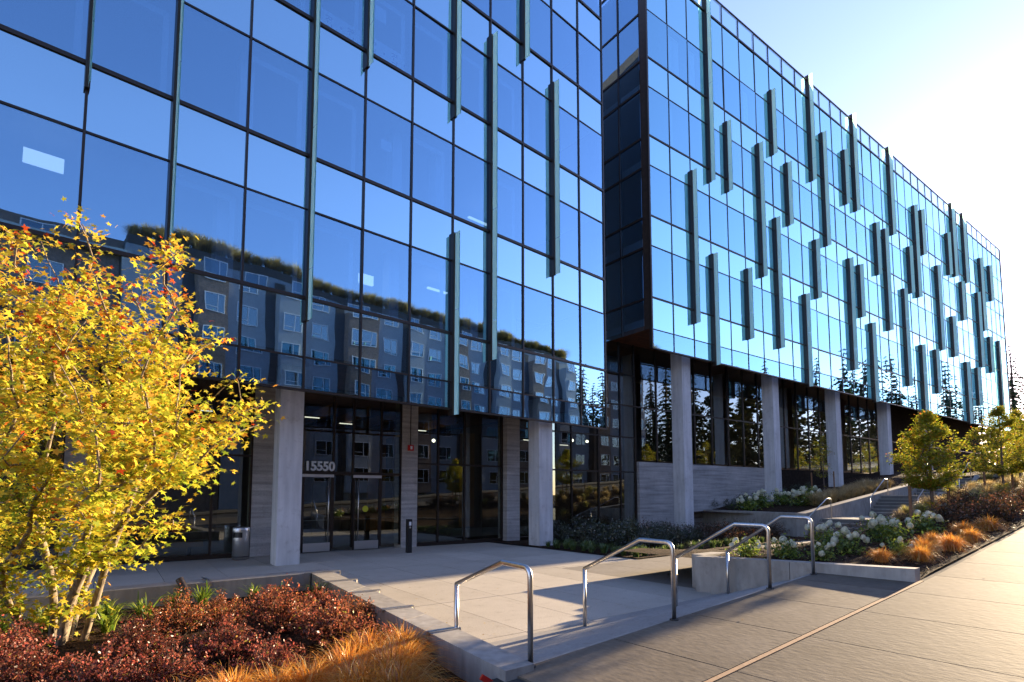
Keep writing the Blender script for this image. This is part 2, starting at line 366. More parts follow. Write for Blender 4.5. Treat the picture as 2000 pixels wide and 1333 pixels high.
struct('street', strip(-80, 260, 3.405, 13.0, -.14, 60).mesh('street', M_asph))
struct('far_sidewalk', strip(-80, 260, 13.005, 16.8, -.01, 60).mesh('far_sidewalk', M_walk))
struct('far_verge', strip(-80, 260, 16.805, 60, -.03, 60).mesh('far_verge', M_ground))
# warped steps between pavement and plaza
steps = struct('entrance_steps', MB().box(3.2, 9.75, 4.2, 5.5, -.3, -.012, MS()).mesh('entrance_steps', M_dark))
for k, (ta, tb, fz) in enumerate(((-4.56, -4.055, .68), (-5.08, -4.565, .36), (-5.60, -5.085, .10))):
    q = [S(3.42, ta), S(9.72, ta), S(9.72, tb), S(3.42, tb)]
    mb = MB(); n = 8
    for i in range(n):
        a, b = 3.36+6.36*i/n, 3.36+6.36*(i+1)/n
        zz = [hz(a)*fz+.002, hz(b)*fz+.002]
        v = [S(a, ta, zz[0]), S(b, ta, zz[1]), S(b, tb, zz[1]), S(a, tb, zz[0])]
        mb.add(v + [Vector((p.x, p.y, -.05)) for p in v], [(0,3,2,1),(4,5,6,7),(0,1,5,4),(1,2,6,5),(2,3,7,6),(3,0,4,7)])
    put('tread', mb.mesh('tread', M_step), steps)
mb = MB()
for i in range(8):
    a, b = 3.36+6.36*i/8, 3.36+6.36*(i+1)/8
    v = [S(a, -4.058, hz(a)+.003), S(b, -4.058, hz(b)+.003), S(b, -4.022, hz(b)+.003), S(a, -4.022, hz(a)+.003)]
    mb.add(v + [p - Vector((0,0,.12)) for p in v], [(0,3,2,1),(4,5,6,7),(0,1,5,4),(1,2,6,5),(2,3,7,6),(3,0,4,7)])
put('nosing', mb.mesh('nosing', M_wall), steps)
# stairs up the slope at the far end of the path
TL, TR = -10.7, -8.35
st = struct('garden_stairs', MB().box(24.5, 26.4, 8.4, 10.65, -.3, .0, MS()).mesh('garden_stairs', M_step))
def flight(s0, z0, n, rise, run, name='stair_tread'):
    for i in range(n):
        t_ = put(name, MB().box(s0+run*i, s0+run*(i+1), -TR, -TL, z0-.3, z0+rise*(i+1), MS()).mesh(name, M_stair), st)
        put('tread_nosing', MB().box(s0+run*i-.015, s0+run*i+.05, -TR+.002, -TL-.002, z0+rise*(i+1)-.035, z0+rise*(i+1)+.003, MS()).mesh('tread_nosing', M_wall), t_)
flight(24.4, 0.0, 5, .157, .42)
put('landing', MB().box(26.5, 31.5, -TR, -TL, .2, .787, MS()).mesh('landing', M_step), st)
flight(31.5, .787, 6, .167, .36)
put('landing', MB().box(33.66, 38.6, -TR, -TL, 1.0, 1.79, MS()).mesh('landing', M_step), st)
flight(38.6, 1.79, 6, .167, .36)
put('landing', MB().box(40.76, 46, -TR, -TL, 2.0, 2.793, MS()).mesh('landing', M_step), st)

# planting soil
def stair_z(s): return float(np.interp(s, [0, 24.4, 26.5, 31.5, 33.7, 38.6, 40.8, 60], [.10, .12, .86, .86, 1.86, 1.86, 2.86, 2.9]))
def bedR(s, t):
    k = min(1, max(0, (-t-5.2)/3.0))*min(1, max(0, (s-10)/4)); return hz(s)*(1-k) + stair_z(s)*k
def bedC(s): return .93 if s < 26 else min(.93 + (s-26)*.115, 3.6)
def soilpatch(name, s0, s1, t0, t1, fz, ns=40, ntt=16, amp=.03):
    V = []; F = []
    for i in range(ns+1):
        for j in range(ntt+1):
            s_, t_ = s0+(s1-s0)*i/ns, t0+(t1-t0)*j/ntt
            e = 0 if i in (0, ns) or j in (0, ntt) else amp
            V.append(S(s_, t_, fz(s_, t_) + e*(math.sin(s_*2.3+t_*1.1)*math.cos(t_*2.9-s_*.7)+.5*math.sin(s_*5.1)*math.sin(t_*4.3))))
    for i in range(ns):
        for j in range(ntt): a = i*(ntt+1)+j; F.append((a, a+1, a+ntt+2, a+ntt+1))
    me = bpy.data.meshes.new(name); me.from_pydata([tuple(v) for v in V], [], F); me.materials.append(M_soil); me.polygons.foreach_set('use_smooth', [True]*len(F)); me.flip_normals() if False else None
    o = struct(name, me); return o
soilpatch('planting_soil', -14, 3.75, -10.9, -2.74, lambda s_, t_: max(.05, (hz(s_)+.0)*max(0, min(1, (t_+4.6)/1.2))) if s_ < 3.1 else .05, 40, 24, .02)
soilpatch('planting_soil', 9.75, 60, -8.3, -2.72, lambda s_, t_: bedR(s_, t_) + .02 if s_ > 9.8 else .58, 80, 18, .025)
soilpatch('planting_soil', 12.7, 27, -20, -10.2, lambda s_, t_: .03, 20, 14, .02)
soilpatch('planting_soil', 25.2, 100, -36, -10.9, lambda s_, t_: bedC(s_), 80, 20, .03)
soilpatch('planting_soil', 46, 110, -11.0, -2.72, lambda s_, t_: max(hz(min(s_, 60)), 2.75), 30, 8, .03)

# ================================================================= WALLS
def polywall(name, pts_in, pts_out, zt, zb, mat, label, cat='wall', joints=()):
    base = Vector((*(sum((Vector(p[:2]) for p in pts_in+pts_out), Vector((0,0)))/(len(pts_in)*2)), 0))
    o = thing(name, T(base), label, cat)
    for i in range(len(pts_in)-1):
        a, b, c, d = pts_in[i], pts_in[i+1], pts_out[i+1], pts_out[i]
        za, zb_ = zt[i], zt[i+1]
        poly = [(p.x-base.x, p.y-base.y, z) for p, z in ((a, za), (b, zb_), (c, zb_), (d, za))]
        put('wall_segment', MB().prism(poly, zb, 0).mesh('wall_segment', mat), o, T(base))
    return o
def seg(p, q, n, gap=.006):     # split a run into n segments with an open joint
    return [(p + (q-p)*(i/n) + (q-p).normalized()*gap*(i > 0), p + (q-p)*((i+1)/n) - (q-p).normalized()*gap*(i < n-1)) for i in range(n)]
def jointed(name, A0, A1, B0, B1, n, z0, z1, zb, mat, label, cat='wall'):
    base = Vector(((A0.x+A1.x+B0.x+B1.x)/4, (A0.y+A1.y+B0.y+B1.y)/4, 0)); o = thing(name, T(base), label, cat)
    for i, ((a, b), (c, d)) in enumerate(zip(seg(A0, A1, n), seg(B0, B1, n))):
        k0, k1 = i/n, (i+1)/n
        poly = [(p.x-base.x, p.y-base.y, z) for p, z in ((a, z0+(z1-z0)*k0), (b, z0+(z1-z0)*k1), (d, z0+(z1-z0)*k1), (c, z0+(z1-z0)*k0))]
        put('wall_segment', MB().prism(poly, zb, 0).mesh('wall_segment', mat), o, T(base))
    return o
pw = jointed('planter_wall', S(3.03, -3.9), S(3.62, -10.62), S(3.36, -3.9), S(4.08, -11.1), 3, .315, .36, -.25, M_wall, 'low pale concrete planter wall running from the sidewalk to the entrance plaza, metal skate stops on top')
pf = jointed('planter_wall', S(3.60, -10.64), S(-12.2, -10.95), S(4.06, -11.12), S(-12.2, -11.42), 5, .36, .33, -.25, M_wall, 'low pale concrete planter wall behind the maple, parallel to the glass building')
def stop(parent, P, ang, wd, ztop):     # angle clip over the wall's edge and top
    mb = MB().box(-.035, .035, -wd/2-.012, wd/2+.006, ztop+.001, ztop+.017).box(-.035, .035, -wd/2-.018, -wd/2-.006, ztop-.07, ztop+.001).box(-.02, .02, wd/2-.002, wd/2+.012, ztop-.03, ztop+.017)
    put('skate_stop', mb.mesh('skate_stop', M_alum), parent, T(P) @ Rz(ang))
for k in range(9):
    put('tie_hole', MB().lathe([(0,.004),(.024,.004),(.026,0)], 12).mesh('tie_hole', M_dark), pf, T(S(2.9-1.15*k, -10.652-.0195*(.7+1.15*k)+.0, .22)) @ Rz(math.pi/2-AZS) @ Matrix.Rotation(math.pi/2, 4, 'X'))
dirw = (S(3.62,-10.62)-S(3.03,-3.9)); angw = math.atan2(dirw.y, dirw.x)
for k in (.22, .42, .62, .80, .97):
    P = S(3.03,-3.9)*(1-k) + S(3.62,-10.62)*k; Q = S(3.36,-3.9)*(1-k) + S(4.08,-11.1)*k
    stop(pw, (P+Q)/2, angw, (P-Q).length, .315+.045*k)
for k in (.12, .30):
    P = S(3.60,-10.64)*(1-k) + S(-12.2,-10.95)*k; Q = S(4.06,-11.12)*(1-k) + S(-12.2,-11.42)*k
    stop(pf, (P+Q)/2, math.pi/2-AZS, (P-Q).length, .36-.03*k)
jointed('planter_wall', S(9.74, -6.22), S(9.80, -2.70), S(9.45, -6.22), S(9.58, -2.70), 2, .66, .775, -.25, M_wall, 'low grey concrete wall at the head of the entrance steps, holding back the white hydrangeas')
jointed('planter_wall', S(9.76, -6.22), S(24.3, -8.15), S(9.76, -6.50), S(24.3, -8.43), 5, .66, .26, -.25, M_wall, 'low concrete kerb wall between the hydrangea bed and the garden path')
cw = thing('planter_wall', T(S(35, -8.23, 0)), 'low concrete cheek wall stepping up the street side of the garden stairs', 'wall')
for a_, b_ in ((24.32, 26.5), (26.51, 31.5), (31.51, 33.7), (33.71, 38.6), (38.61, 40.8), (40.81, 46)):
    o_ = S(35, -8.23, 0); pl_ = [(p.x-o_.x, p.y-o_.y, z) for p, z in ((S(a_, -8.12), stair_z(a_)+.10), (S(b_, -8.12), stair_z(b_)+.10), (S(b_, -8.335), stair_z(b_)+.10), (S(a_, -8.335), stair_z(a_)+.10))]
    put('wall_segment', MB().prism(pl_, -.2, 0).mesh('wall_segment', M_wall), cw, T(o_))
jointed('retaining_wall', S(24.5, -11.12), S(46, -11.12), S(24.5, -10.72), S(46, -10.72), 7, 1.04, 3.16, -.25, M_wall, 'rising concrete retaining wall along the left side of the garden stairs')
jointed('retaining_wall', S(24.5, -11.13), S(26.6, -17.75), S(24.9, -11.13), S(27.0, -17.75), 3, 1.04, 1.04, -.25, M_wall, 'level concrete retaining wall between the foot of the garden stairs and the first tall column')
jointed('retaining_wall', S(26.3, -18.45), S(27.4, -21.2), S(26.7, -18.45), S(27.8, -21.2), 1, 1.0, 1.0, -.25, M_wall, 'short concrete wall stub between the first tall column and the dark lobby glass')
jointed('retaining_wall', S(41.2, -8.0), S(41.2, -4.2), S(41.6, -8.0), S(41.6, -4.2), 2, 3.0, 3.05, 1.5, M_wall, 'low concrete wall under the pale grasses at the top of the garden stairs')

# ================================================================= OFFICE BLOCKS
H = [6.81, 10.57, 14.33, 18.11, 21.87]; TH = [5.29, 9.13, 12.94, 16.69, 20.45, 24.21]; ROOF, PAR = 26.59, 27.75
W = 1.524
_pm = {}
def pane_mesh(wd, ht, mat):
    k = (round(wd, 3), round(ht, 3), mat.name)
    if k not in _pm: _pm[k] = MB().box(0, wd, 0, .02, 0, ht).mesh('glass_pane', mat)
    return _pm[k]
def facade(parent, Mf, cols, rows, mat, matS, sgn, solo, name='glass_pane'):
    """curtain wall: local x along the wall from the corner, y into the building"""
    stuff = MB(); nsolo = 0
    for k in cols:
        x0 = (k*W if sgn > 0 else -(k+1)*W) + .022
        for z0, z1, kind in rows:
            m_ = M_para if kind == 'p' else (matS if kind == 's' else mat)
            me = pane_mesh(W-.044, z1-z0-.05, m_)
            j = Rz(random.gauss(0, .0026)) @ Matrix.Rotation(random.gauss(0, .0018), 4, 'X')
            Mp = Mf @ T((x0, 0, z0+.025)) @ j
            if solo(k, z0) and nsolo < 300: put(name, me, parent, Mp); nsolo += 1
            else: stuff.box(0, W-.044, 0, .02, 0, z1-z0-.05, Matrix.Translation((x0, 0, z0+.025)) @ j)
    if stuff.v: tag(put('glass_panes', stuff.mesh('glass_panes', mat), parent, Mf), kind='stuff')
def vmull(parent, Mf, xs, z0, z1, wd=.055, pr=.05):
    me = MB().box(-wd/2, wd/2, -pr, .09, z0, z1).mesh('mullion', M_mull)
    for x in xs: put('mullion', me, parent, Mf @ T((x, 0, 0)))
def trans(parent, Mf, x0, x1, z, hgt, pr=.035):
    put('transom', MB().box(x0, x1, -pr, .085, z-hgt/2, z+hgt/2).mesh('transom', M_mull), parent, Mf)
def fin(parent, Mf, x, z0, z1, depth=.46):
    b = put('fin_bracket', MB().box(-.045, .045, -.13, .10, z0, z1).mesh('fin_bracket', M_mull), parent, Mf @ T((x, 0, 0)))
    mb = MB(); zs = [z0]; zz = z0 - (z0 % 3.76) + 3.76
    while zz < z1 - .5:
        if zz > z0 + .5: zs.append(zz)
        zz += 3.76
    zs.append(z1)
    for i in range(len(zs)-1):
        a_, b_ = zs[i]+.006, zs[i+1]-.006
        mb.add([(.012,-depth,a_),(.012,-.135,a_),(.012,-.135,b_),(.012,-depth,b_),(.036,-depth,a_),(.036,-depth,b_)], [(0,3,2,1),(0,4,5,3)])
    put('glass_fin', mb.mesh('glass_fin', M_fin), b, Mf @ T((x, 0, 0)))
def floors(parent, Mf, x0, x1, depth, zs, top):
    for z in zs:
        put('floor_slab', MB().box(x0, x1, .16, depth, z-1.25, z-.75).mesh('floor_slab', M_ceil), parent, Mf)
        put('spandrel_backing', MB().box(x0, x1, .10, .15, z-1.40, z-.02).mesh('spandrel_backing', M_spand), parent, Mf)
    put('roof', MB().box(x0, x1, .16, depth, top-.5, top-.05).mesh('roof', M_slab), parent, Mf)
    put('spandrel_backing', MB().box(x0, x1, .10, .15, top-2.36, top-.05).mesh('spandrel_backing', M_spand), parent, Mf)

# ---- left block
MLf = ML(17.57, -13.62)
left = thing('office_building', MLf, 'blue glass office block with entrance doors at ground level, nearest on the left', 'building')
NL = 19
rowsL = [(4.47,5.29,'v'),(5.29,6.81,'s'),(6.81,9.13,'v'),(9.13,10.57,'s'),(10.57,12.94,'v'),(12.94,14.33,'s'),(14.33,16.69,'v'),(16.69,18.11,'s'),(18.11,20.45,'v'),(20.45,21.87,'s'),(21.87,24.21,'v'),(24.21,26.59,'s'),(26.59,27.75,'p')]
facade(left, MLf, range(NL), rowsL, M_glass, M_glassS, -1, lambda k, z: True)
vmull(left, MLf, [-k*W for k in range(NL+1)], 4.47, 27.75, .048, .045)
for z in H[:5]: trans(left, MLf, -NL*W, 0, z, .085, .04)
for z in TH + [ROOF]: trans(left, MLf, -NL*W, 0, z, .045, .025)
trans(left, MLf, -NL*W, .03, 4.45, .05); trans(left, MLf, -NL*W, .03, 27.77, .05)
for k, z0, z1 in ((8,6.2,28.1),(7,13.8,28.1),(5,13.8,28.1),(4,6.2,17.5),(3,17.45,28.1),(2,9.9,17.4),(5,4.25,10.0),(10,7.1,28.1),(11,10.0,28.1)):
    fin(left, MLf, -k*W, z0, z1, .345)
floors(left, MLf, -NL*W, -.35, 17, H, ROOF)
put('core_wall', MB().box(-NL*W, -.3, 7.2, 7.4, 5.4, 26).mesh('core_wall', M_core), left, MLf)
put('end_wall', MB().box(-.28, -.02, .12, 17, 5.29, 26.5).mesh('end_wall', M_bronze), left, MLf)
put('end_wall', MB().box(-NL*W+.02, -NL*W+.28, .12, 17, 5.29, 26.5).mesh('end_wall', M_bronze), left, MLf)
put('soffit', MB().box(-NL*W, -.02, .12, 17, 5.32, 5.55).mesh('soffit', M_soffit), left, MLf)
for x, z0 in ((-13.6, 10.7), (-12.55, 18.2), (-9.3, 10.7), (-7.75, 10.7), (-3.9, 14.4), (-14.0, 6.9), (-6.3, 6.9), (-9.35, 6.9), (-11.0, 18.2)):   # white column casings inside
    put('column_casing', MB().box(x-.16, x+.16, .55, .95, z0, z0+2.2).mesh('column_casing', M_blind), left, MLf)
for k in range(3, 15):
    for z0 in (6.86, 10.62, 14.38):
        if random.random() < .22: continue
        x1 = -k*W - .12
        put('window_return', MB().box(x1-1.28, x1-.125, .30, .33, z0+1.98, z0+2.14).box(x1-.12, x1, .30, .33, z0+.02, z0+2.14).mesh('window_return', M_blind), left, MLf)
M_lamp = emit('ceiling_light', (.9,.95,1.0), .28)
for x, y, z, a, b in ((-17.33, .7, 8.62, .32, .3), (-10.05, .9, 8.15, .22, .2), (-4.6, 2.4, 12.4, .5, .1), (-6.9, 1.8, 8.9, .4, .1)):
    put('ceiling_light', MB().box(x-a, x+a, y, y+.10, z-.14 if a < .35 else z-.05, z+.14 if a < .35 else z).mesh('ceiling_light', M_lamp), left, MLf)
put('wall_notice', MB().box(-10.04, -9.70, .22, .235, 11.86, 12.15).mesh('wall_notice', M_white), left, MLf)
put('wall_notice', MB().box(-10.30, -9.95, .22, .235, 15.72, 16.15).mesh('wall_notice', M_white), left, MLf)

# ---- right block
MRf = MG(18.98, -15.70)
right = thing('office_building', MRf, 'long blue glass office block with scattered vertical glass fins, raised on tall columns', 'building')
NR = 37
rowsR = [(8.29,9.13,'v'),(9.13,10.57,'s'),(10.57,12.94,'v'),(12.94,14.33,'s'),(14.33,16.69,'v'),(16.69,18.11,'s'),(18.11,20.45,'v'),(20.45,21.87,'s'),(21.87,24.21,'v'),(24.21,26.59,'s'),(26.59,27.75,'p')]
facade(right, MRf, range(NR), [r for r in rowsR if r[2] != 'p'], M_glassR, M_glassRS, 1, lambda k, z: k < 30)
facade(right, MRf, range(NR), [rowsR[-1]], M_para, M_para, 1, lambda k, z: False, 'parapet_pane')
vmull(right, MRf, [k*W for k in range(1, NR)], 8.29, 27.75, .036, .025)
vmull(right, MRf, [0, NR*W], 8.29, 27.75, .09, .05)
for z in H[1:]: trans(right, MRf, 0, NR*W, z, .07, .03)
for z in TH[1:]: trans(right, MRf, 0, NR*W, z, .036, .02)
trans(right, MRf, 0, NR*W, ROOF, .09, .04); trans(right, MRf, 0, NR*W, 8.27, .05); trans(right, MRf, 0, NR*W, 27.77, .05)
FR = ((3,17.4,28.05),(4,17.4,21.2),(7,21.1,25.0),(10,21.15,28.05),(11,17.4,24.9),(13,21.1,24.9),(14,21.1,28.05),(6,13.6,21.2),(8,17.4,21.2),(2,9.9,17.45),(7,9.9,17.4),(18,21.15,28.05),(16,17.35,21.2),(17,13.6,21.2),(21,17.35,24.9),(22,21.2,25.0),(20,17.35,21.1),(27,21.2,28.05),(25.5,21.0,24.8),(29,21.3,28.05),(32,17.6,24.9),(34,21.2,24.9),(10,13.7,17.4),(13,9.9,17.4),(14,13.7,17.35),(24,13.8,21.1),(28,17.5,21.1),(19,9.9,17.4),(9,8.1,13.65),(5,9.9,13.7),(3,8.1,13.7),(15,8.1,13.6),(21,8.1,13.55),(23,10.0,13.65),(26,13.7,17.3),(31,13.8,21.1),(33,13.7,17.3),(35,10.0,17.4),(28,8.1,13.7),(30,10.0,13.6))
for k, z0, z1 in FR: fin(right, MRf, round(k)*W, z0, z1, .345)
floors(right, MRf, .35, NR*W-.2, 20, H[1:], ROOF)
put('core_wall', MB().box(.4, NR*W-.3, 7.5, 7.7, 9.4, 26).mesh('core_wall', M_core), right, MRf)
put('soffit', MB().box(.02, NR*W-.02, .14, 20, 9.16, 9.36).mesh('soffit', M_soffit), right, MRf)
put('end_wall', MB().box(NR*W-.22, NR*W-.03, .12, 20, 9.37, 26.5).mesh('end_wall', M_bronze), right, MRf)
# blinds and curtains behind the upper panes
for i in range(46):
    k = random.choice([1,1,2,4,5,5,6,7,8,9,10,11,12,13,15,16,18,20,22]); r = random.choice([21.95, 21.95, 18.2, 18.2, 14.4, 10.65])
    x = k*W + random.uniform(.1, .9)
    put('blind', MB().box(x, x+random.uniform(.18, .5), .30, .32, r, r+2.2).mesh('blind', M_blind), right, MRf)
put('wall_notice', MB().box(8.4, 8.75, .22, .235, 17.15, 17.6).mesh('wall_notice', M_white), right, MRf)
# return face towards the left block (local x = 0 plane), 1.3 m bays
Mret = MRf @ Rz(math.pi/2)        # x runs into the building, y to -u side; facing -u
put('corner_panel', MB().box(-.0, .02, .10, .42, 9.16, 26.5).mesh('corner_panel', M_bronze), right, MRf)
bays = [.42, 1.72, 3.02, 4.32, 5.62, 6.92, 8.22, 9.52]
for i in range(len(bays)-1):
    for z0, z1, kind in rowsR[1:-1]:
        me = pane_mesh(1.3-.06, z1-z0-.07, M_glass)
        put('glass_pane', me, right, MRf @ T((0, bays[i+1]-.03, z0+.035)) @ Rz(-math.pi/2) @ Rz(random.gauss(0, .0015)))
    put('mullion', MB().box(-.05, .08, bays[i+1]-.03, bays[i+1]+.03, 9.16, 26.55).mesh('mullion', M_mull), right, MRf)
for z in H[1:] + TH[2:] + [ROOF]:
    put('transom', MB().box(-.035, .07, .42, 9.5, z-.045, z+.045).mesh('transom', M_mull), right, MRf)
put('spandrel_backing', MB().box(.12, .16, .42, 9.5, 24.3, 26.5).mesh('spandrel_backing', M_spand), right, MRf)
put('side_wall', MB().box(.35, .55, 3.2, 9.5, 9.4, 26.4).mesh('side_wall', M_bronze), right, MRf)

# ---- ground level of both blocks, on the base grid
def column(parent, u, n, wd, z0, z1, mat, label=None):
    o = put('column', MB().box(0, wd, 0, wd, z0, z1).mesh('column', mat), parent, MG(u, n)); 
    if label: o['label'] = label
    return o
column(left, 3.53, -15.30, .60, 0, 5.31, M_col); column(left, 12.36, -15.40, .62, 0, 5.31, M_col)
column(left, 3.42, -18.0, .60, 0, 5.31, M_board); column(left, 8.25, -17.98, .60, 0, 5.31, M_board); column(left, 12.62, -17.75, .62, 0, 5.31, M_board)
column(left, -1.0, -18.0, .60, 0, 5.31, M_board); column(left, -5.4, -15.3, .60, 0, 5.31, M_col)
for u, n, z in ((21.70, -16.2, 0), (29.75, -16.2, .6), (37.3, -16.2, 1.2), (45.3, -16.2, 2.2), (53.3, -16.2, 3.0)): column(right, u, n, .64, z, 9.18, M_col)
MW = MG(0, -18.05)     # lobby glass wall
def lobby(parent, u0, u1, zs, top, mat=M_shop, z0=.10):
    us = u0
    for i in range(len(zs)-1):
        a, b = zs[i], zs[i+1]
        put('lobby_pane', pane_mesh(u1-u0-.06, b-a-.06, mat), parent, MW @ T((u0+.03, .02, a+.03)) @ Rz(random.gauss(0, .0012)))
    put('lobby_mullion', MB().box(u1-.03, u1+.03, -.03, .10, z0, top).mesh('lobby_mullion', M_mull), parent, MW)
for a, b in ((-13,-11.5),(-11.5,-10),(-10,-8.5),(-8.5,-7),(-7,-5.5),(-5.5,-4),(-4,-2.5),(-2.5,-1.0),(-.4,.9),(.9,2.36),(2.36,3.40)): lobby(left, a, b, (.12, 3.0, 5.30), 5.30)
lobby(left, 4.06, 4.86, (.12, 2.56, 5.30), 5.30)
for a, b in ((4.86, 5.86), (5.86, 6.52), (6.52, 7.50), (7.50, 8.24)): lobby(left, a, b, (2.56, 3.9, 5.30), 5.30)
lobby(left, 5.86, 6.52, (.12, 2.5), 2.5); lobby(left, 7.50, 8.24, (.12, 2.5), 2.5)
for a, b in ((8.86, 9.72), (9.72, 10.85), (10.85, 12.58)): lobby(left, a, b, (.12, 2.95, 5.30), 5.30)
for a, b in ((13.26, 14.8), (14.8, 16.3), (16.3, 17.95), (17.95, 19.4), (19.4, 20.45)): lobby(right, a, b, (.12, 2.9, 4.56, 6.1, 7.6, 9.15), 9.15)
for a in np.arange(20.5, 48, 1.55): lobby(right, a, a+1.55, (3.48, 6.1, 9.15), 9.15, z0=3.42)
put('lobby_transom', MB().box(-13, 8.24, -.025, .09, 5.25, 5.31).mesh('lobby_transom', M_mull), left, MW)
put('lobby_transom', MB().box(4.06, 8.24, -.025, .09, 2.50, 2.58).mesh('lobby_transom', M_mull), left, MW)
for a, b, z in ((-13, 3.4, 3.0), (8.86, 12.6, 2.95)): put('lobby_transom', MB().box(a, b, -.022, .09, z-.03, z+.03).mesh('lobby_transom', M_mull), left, MW)
put('sill', MB().box(-13, 3.42, -.03, .12, 0, .12).mesh('sill', M_mull), left, MW); put('sill', MB().box(8.86, 12.6, -.03, .12, 0, .12).mesh('sill', M_mull), left, MW)
put('sill', MB().box(13.26, 20.48, -.03, .12, 0, .12).mesh('sill', M_mull), right, MW)
for z in (2.9, 4.56, 6.1, 7.6): put('lobby_transom', MB().box(13.26, 20.48, -.022, .09, z-.03, z+.03).mesh('lobby_transom', M_mull), right, MW)
for z in (6.1,): put('lobby_transom', MB().box(20.5, 74, -.022, .09, z-.03, z+.03).mesh('lobby_transom', M_mull), right, MW)
for a in np.arange(48.4, 74, 1.6): put('recess_shade_panel', MB().box(a, a+1.585, -.01, .09, 3.42, 9.15).mesh('recess_shade_panel', M_recess), right, MW)  # added opaque sheets in place of glass, coloured as the recess's shade
for a in np.arange(31.95, 74, 1.6): put('recess_shade_panel', MB().box(a, a+1.585, -.01, .09, -.2, 3.40).mesh('recess_shade_panel', M_recess), right, MW)  # lower band of the same added sheets, recess shade in their colour
bwall = put('board_wall', MB().box(20.50, 31.9, -.16, .16, -.3, 3.41).mesh('board_wall', M_board), right, MW)
# lobby inside
put('lobby_floor', MB().box(-13, 20.4, .13, 9, -.2, .004).mesh('lobby_floor', M_slab), left, MW)
put('lobby_back_wall', MB().box(-13, 20.4, 8.0, 8.2, .01, 9).mesh('lobby_back_wall', M_lobby), left, MW)
for i, u in enumerate(np.arange(-12, 20, 1.3)):
    put('wood_slat_panel', MB().box(u, u+.9, 7.85, 7.96, .1, 5.2).mesh('wood_slat_panel', M_bench if i % 4 == 1 else M_lobby), left, MW)
for u in np.arange(-12, 12, 1.2): put('ceiling_beam', MB().box(u, u+.14, .6, 7.8, 4.6, 4.95).mesh('ceiling_beam', M_bench), left, MW)
put('lobby_back_wall', MB().box(20.6, 75, 6.0, 6.2, 3.4, 9.1).mesh('lobby_back_wall', M_lobby), right, MW)
put('lobby_end_wall', MB().box(20.45, 20.6, .2, 6.0, .0, 9.1).mesh('lobby_end_wall', M_lobby), right, MW)
put('lobby_floor', MB().box(20.6, 75, .2, 6, 3.1, 3.38).mesh('lobby_floor', M_slab), right, MW)
M_strip = emit('lobby_strip_light', (1.0,.92,.80), .6)
for u_, d_, z_ in ((5.3, 1.6, 4.55), (6.9, 2.6, 4.55), (2.0, 2.0, 4.55), (10.2, 3.0, 4.55), (-1.6, 2.2, 4.55), (15.5, 2.4, 4.4), (18.6, 3.4, 4.4)):
    put('ceiling_light', MB().box(u_, u_+.55, d_, d_+.05, z_-.03, z_).mesh('ceiling_light', M_strip), left, MW)
M_bulb = emit('lit_globe', (1.0,.90,.72), 3.0)
for u_, z_, lb in ((10.65, 4.05, 'small lit pendant globe inside the lobby right of the entrance doors'), (18.3, 4.5, 'small lit pendant globe behind the dark glass left of the board-formed wall'), (19.3, 4.5, 'small lit pendant globe behind the glass next to the board-formed wall')):
    Mp_ = MG(u_, -20.2, z_); pl = thing('pendant_lamp', Mp_, lb, 'lamp', 'lit pendant lamps in the lobby')
    put('globe', MB().lathe([(0,-.07),(.05,-.05),(.07,0),(.05,.05),(0,.07)], 12).mesh('globe', M_bulb, True), pl, Mp_)
    put('cord', MB().tube([(0,0,.07),(0,0,1.1)], .008, 5).mesh('cord', M_black), pl, Mp_)
# entrance doors
def door(u0, u1, hinge_right):
    d = put('entrance_door', MB().box(0, .05, -.02, .05, .02, 2.46).box(u1-u0-.05, u1-u0, -.02, .05, .02, 2.46).mesh('entrance_door', M_mull), left, MW @ T((u0, 0, 0)))
    wd = u1-u0; b = MW @ T((u0, 0, 0))
    put('door_pane', MB().box(.05, wd-.05, .01, .03, .30, 2.40).mesh('door_pane', M_shop), d, b)
    put('kick_plate', MB().box(.05, wd-.05, -.03, .03, .03, .30).mesh('kick_plate', M_alum), d, b)
    put('door_header', MB().box(-.03, wd+.03, -.05, .06, 2.40, 2.49).mesh('door_header', M_alum), d, b)
    x = wd-.14 if hinge_right else .14
    put('pull_handle', MB().tube([(x, -.09, .32), (x, -.09, 2.36)], .016, 8).tube([(x, -.09, .5), (x, .0, .5)], .012, 6).tube([(x, -.09, 2.1), (x, .0, 2.1)], .012, 6).mesh('pull_handle', M_steel, True), d, b)
    put('push_bar', MB().tube([(.09, .07, 1.02), (wd-.09, .07, 1.02)], .018, 8).mesh('push_bar', M_steel, True), d, b)
    return d
door(4.90, 5.84, True); d2 = door(6.55, 7.48, False)
put('door_sticker', MB().lathe([(0, 0), (.105, 0), (.105, .004), (0, .004)], 20).mesh('door_sticker', plain('yellow_sticker', (.62,.60,.03), .5)), d2, MW @ T((6.97, .004, 1.36)) @ Matrix.Rotation(math.pi/2, 4, 'X'))
def text_mesh(s, size, ext, mat, name, off=.0):
    cu = bpy.data.curves.new(name, 'FONT'); cu.body = s; cu.size = size; cu.extrude = ext; cu.offset = off; cu.space_character = .96
    o = bpy.data.objects.new(name, cu); C.objects.link(o); bpy.context.view_layer.update()
    me = bpy.data.meshes.new_from_object(o.evaluated_get(bpy.context.evaluated_depsgraph_get())); bpy.data.objects.remove(o); bpy.data.curves.remove(cu)
    me.materials.clear(); me.materials.append(mat); me.name = name; return me
num = text_mesh('15550', .42, .02, M_white, 'address_number', .012)
xs = [v.co.x for v in num.vertices]; ys = [v.co.y for v in num.vertices]; kx = .90/(max(xs)-min(xs)); ky = .31/(max(ys)-min(ys))
for v in num.vertices: v.co.x = (v.co.x-min(xs))*kx; v.co.y = (v.co.y-min(ys))*ky
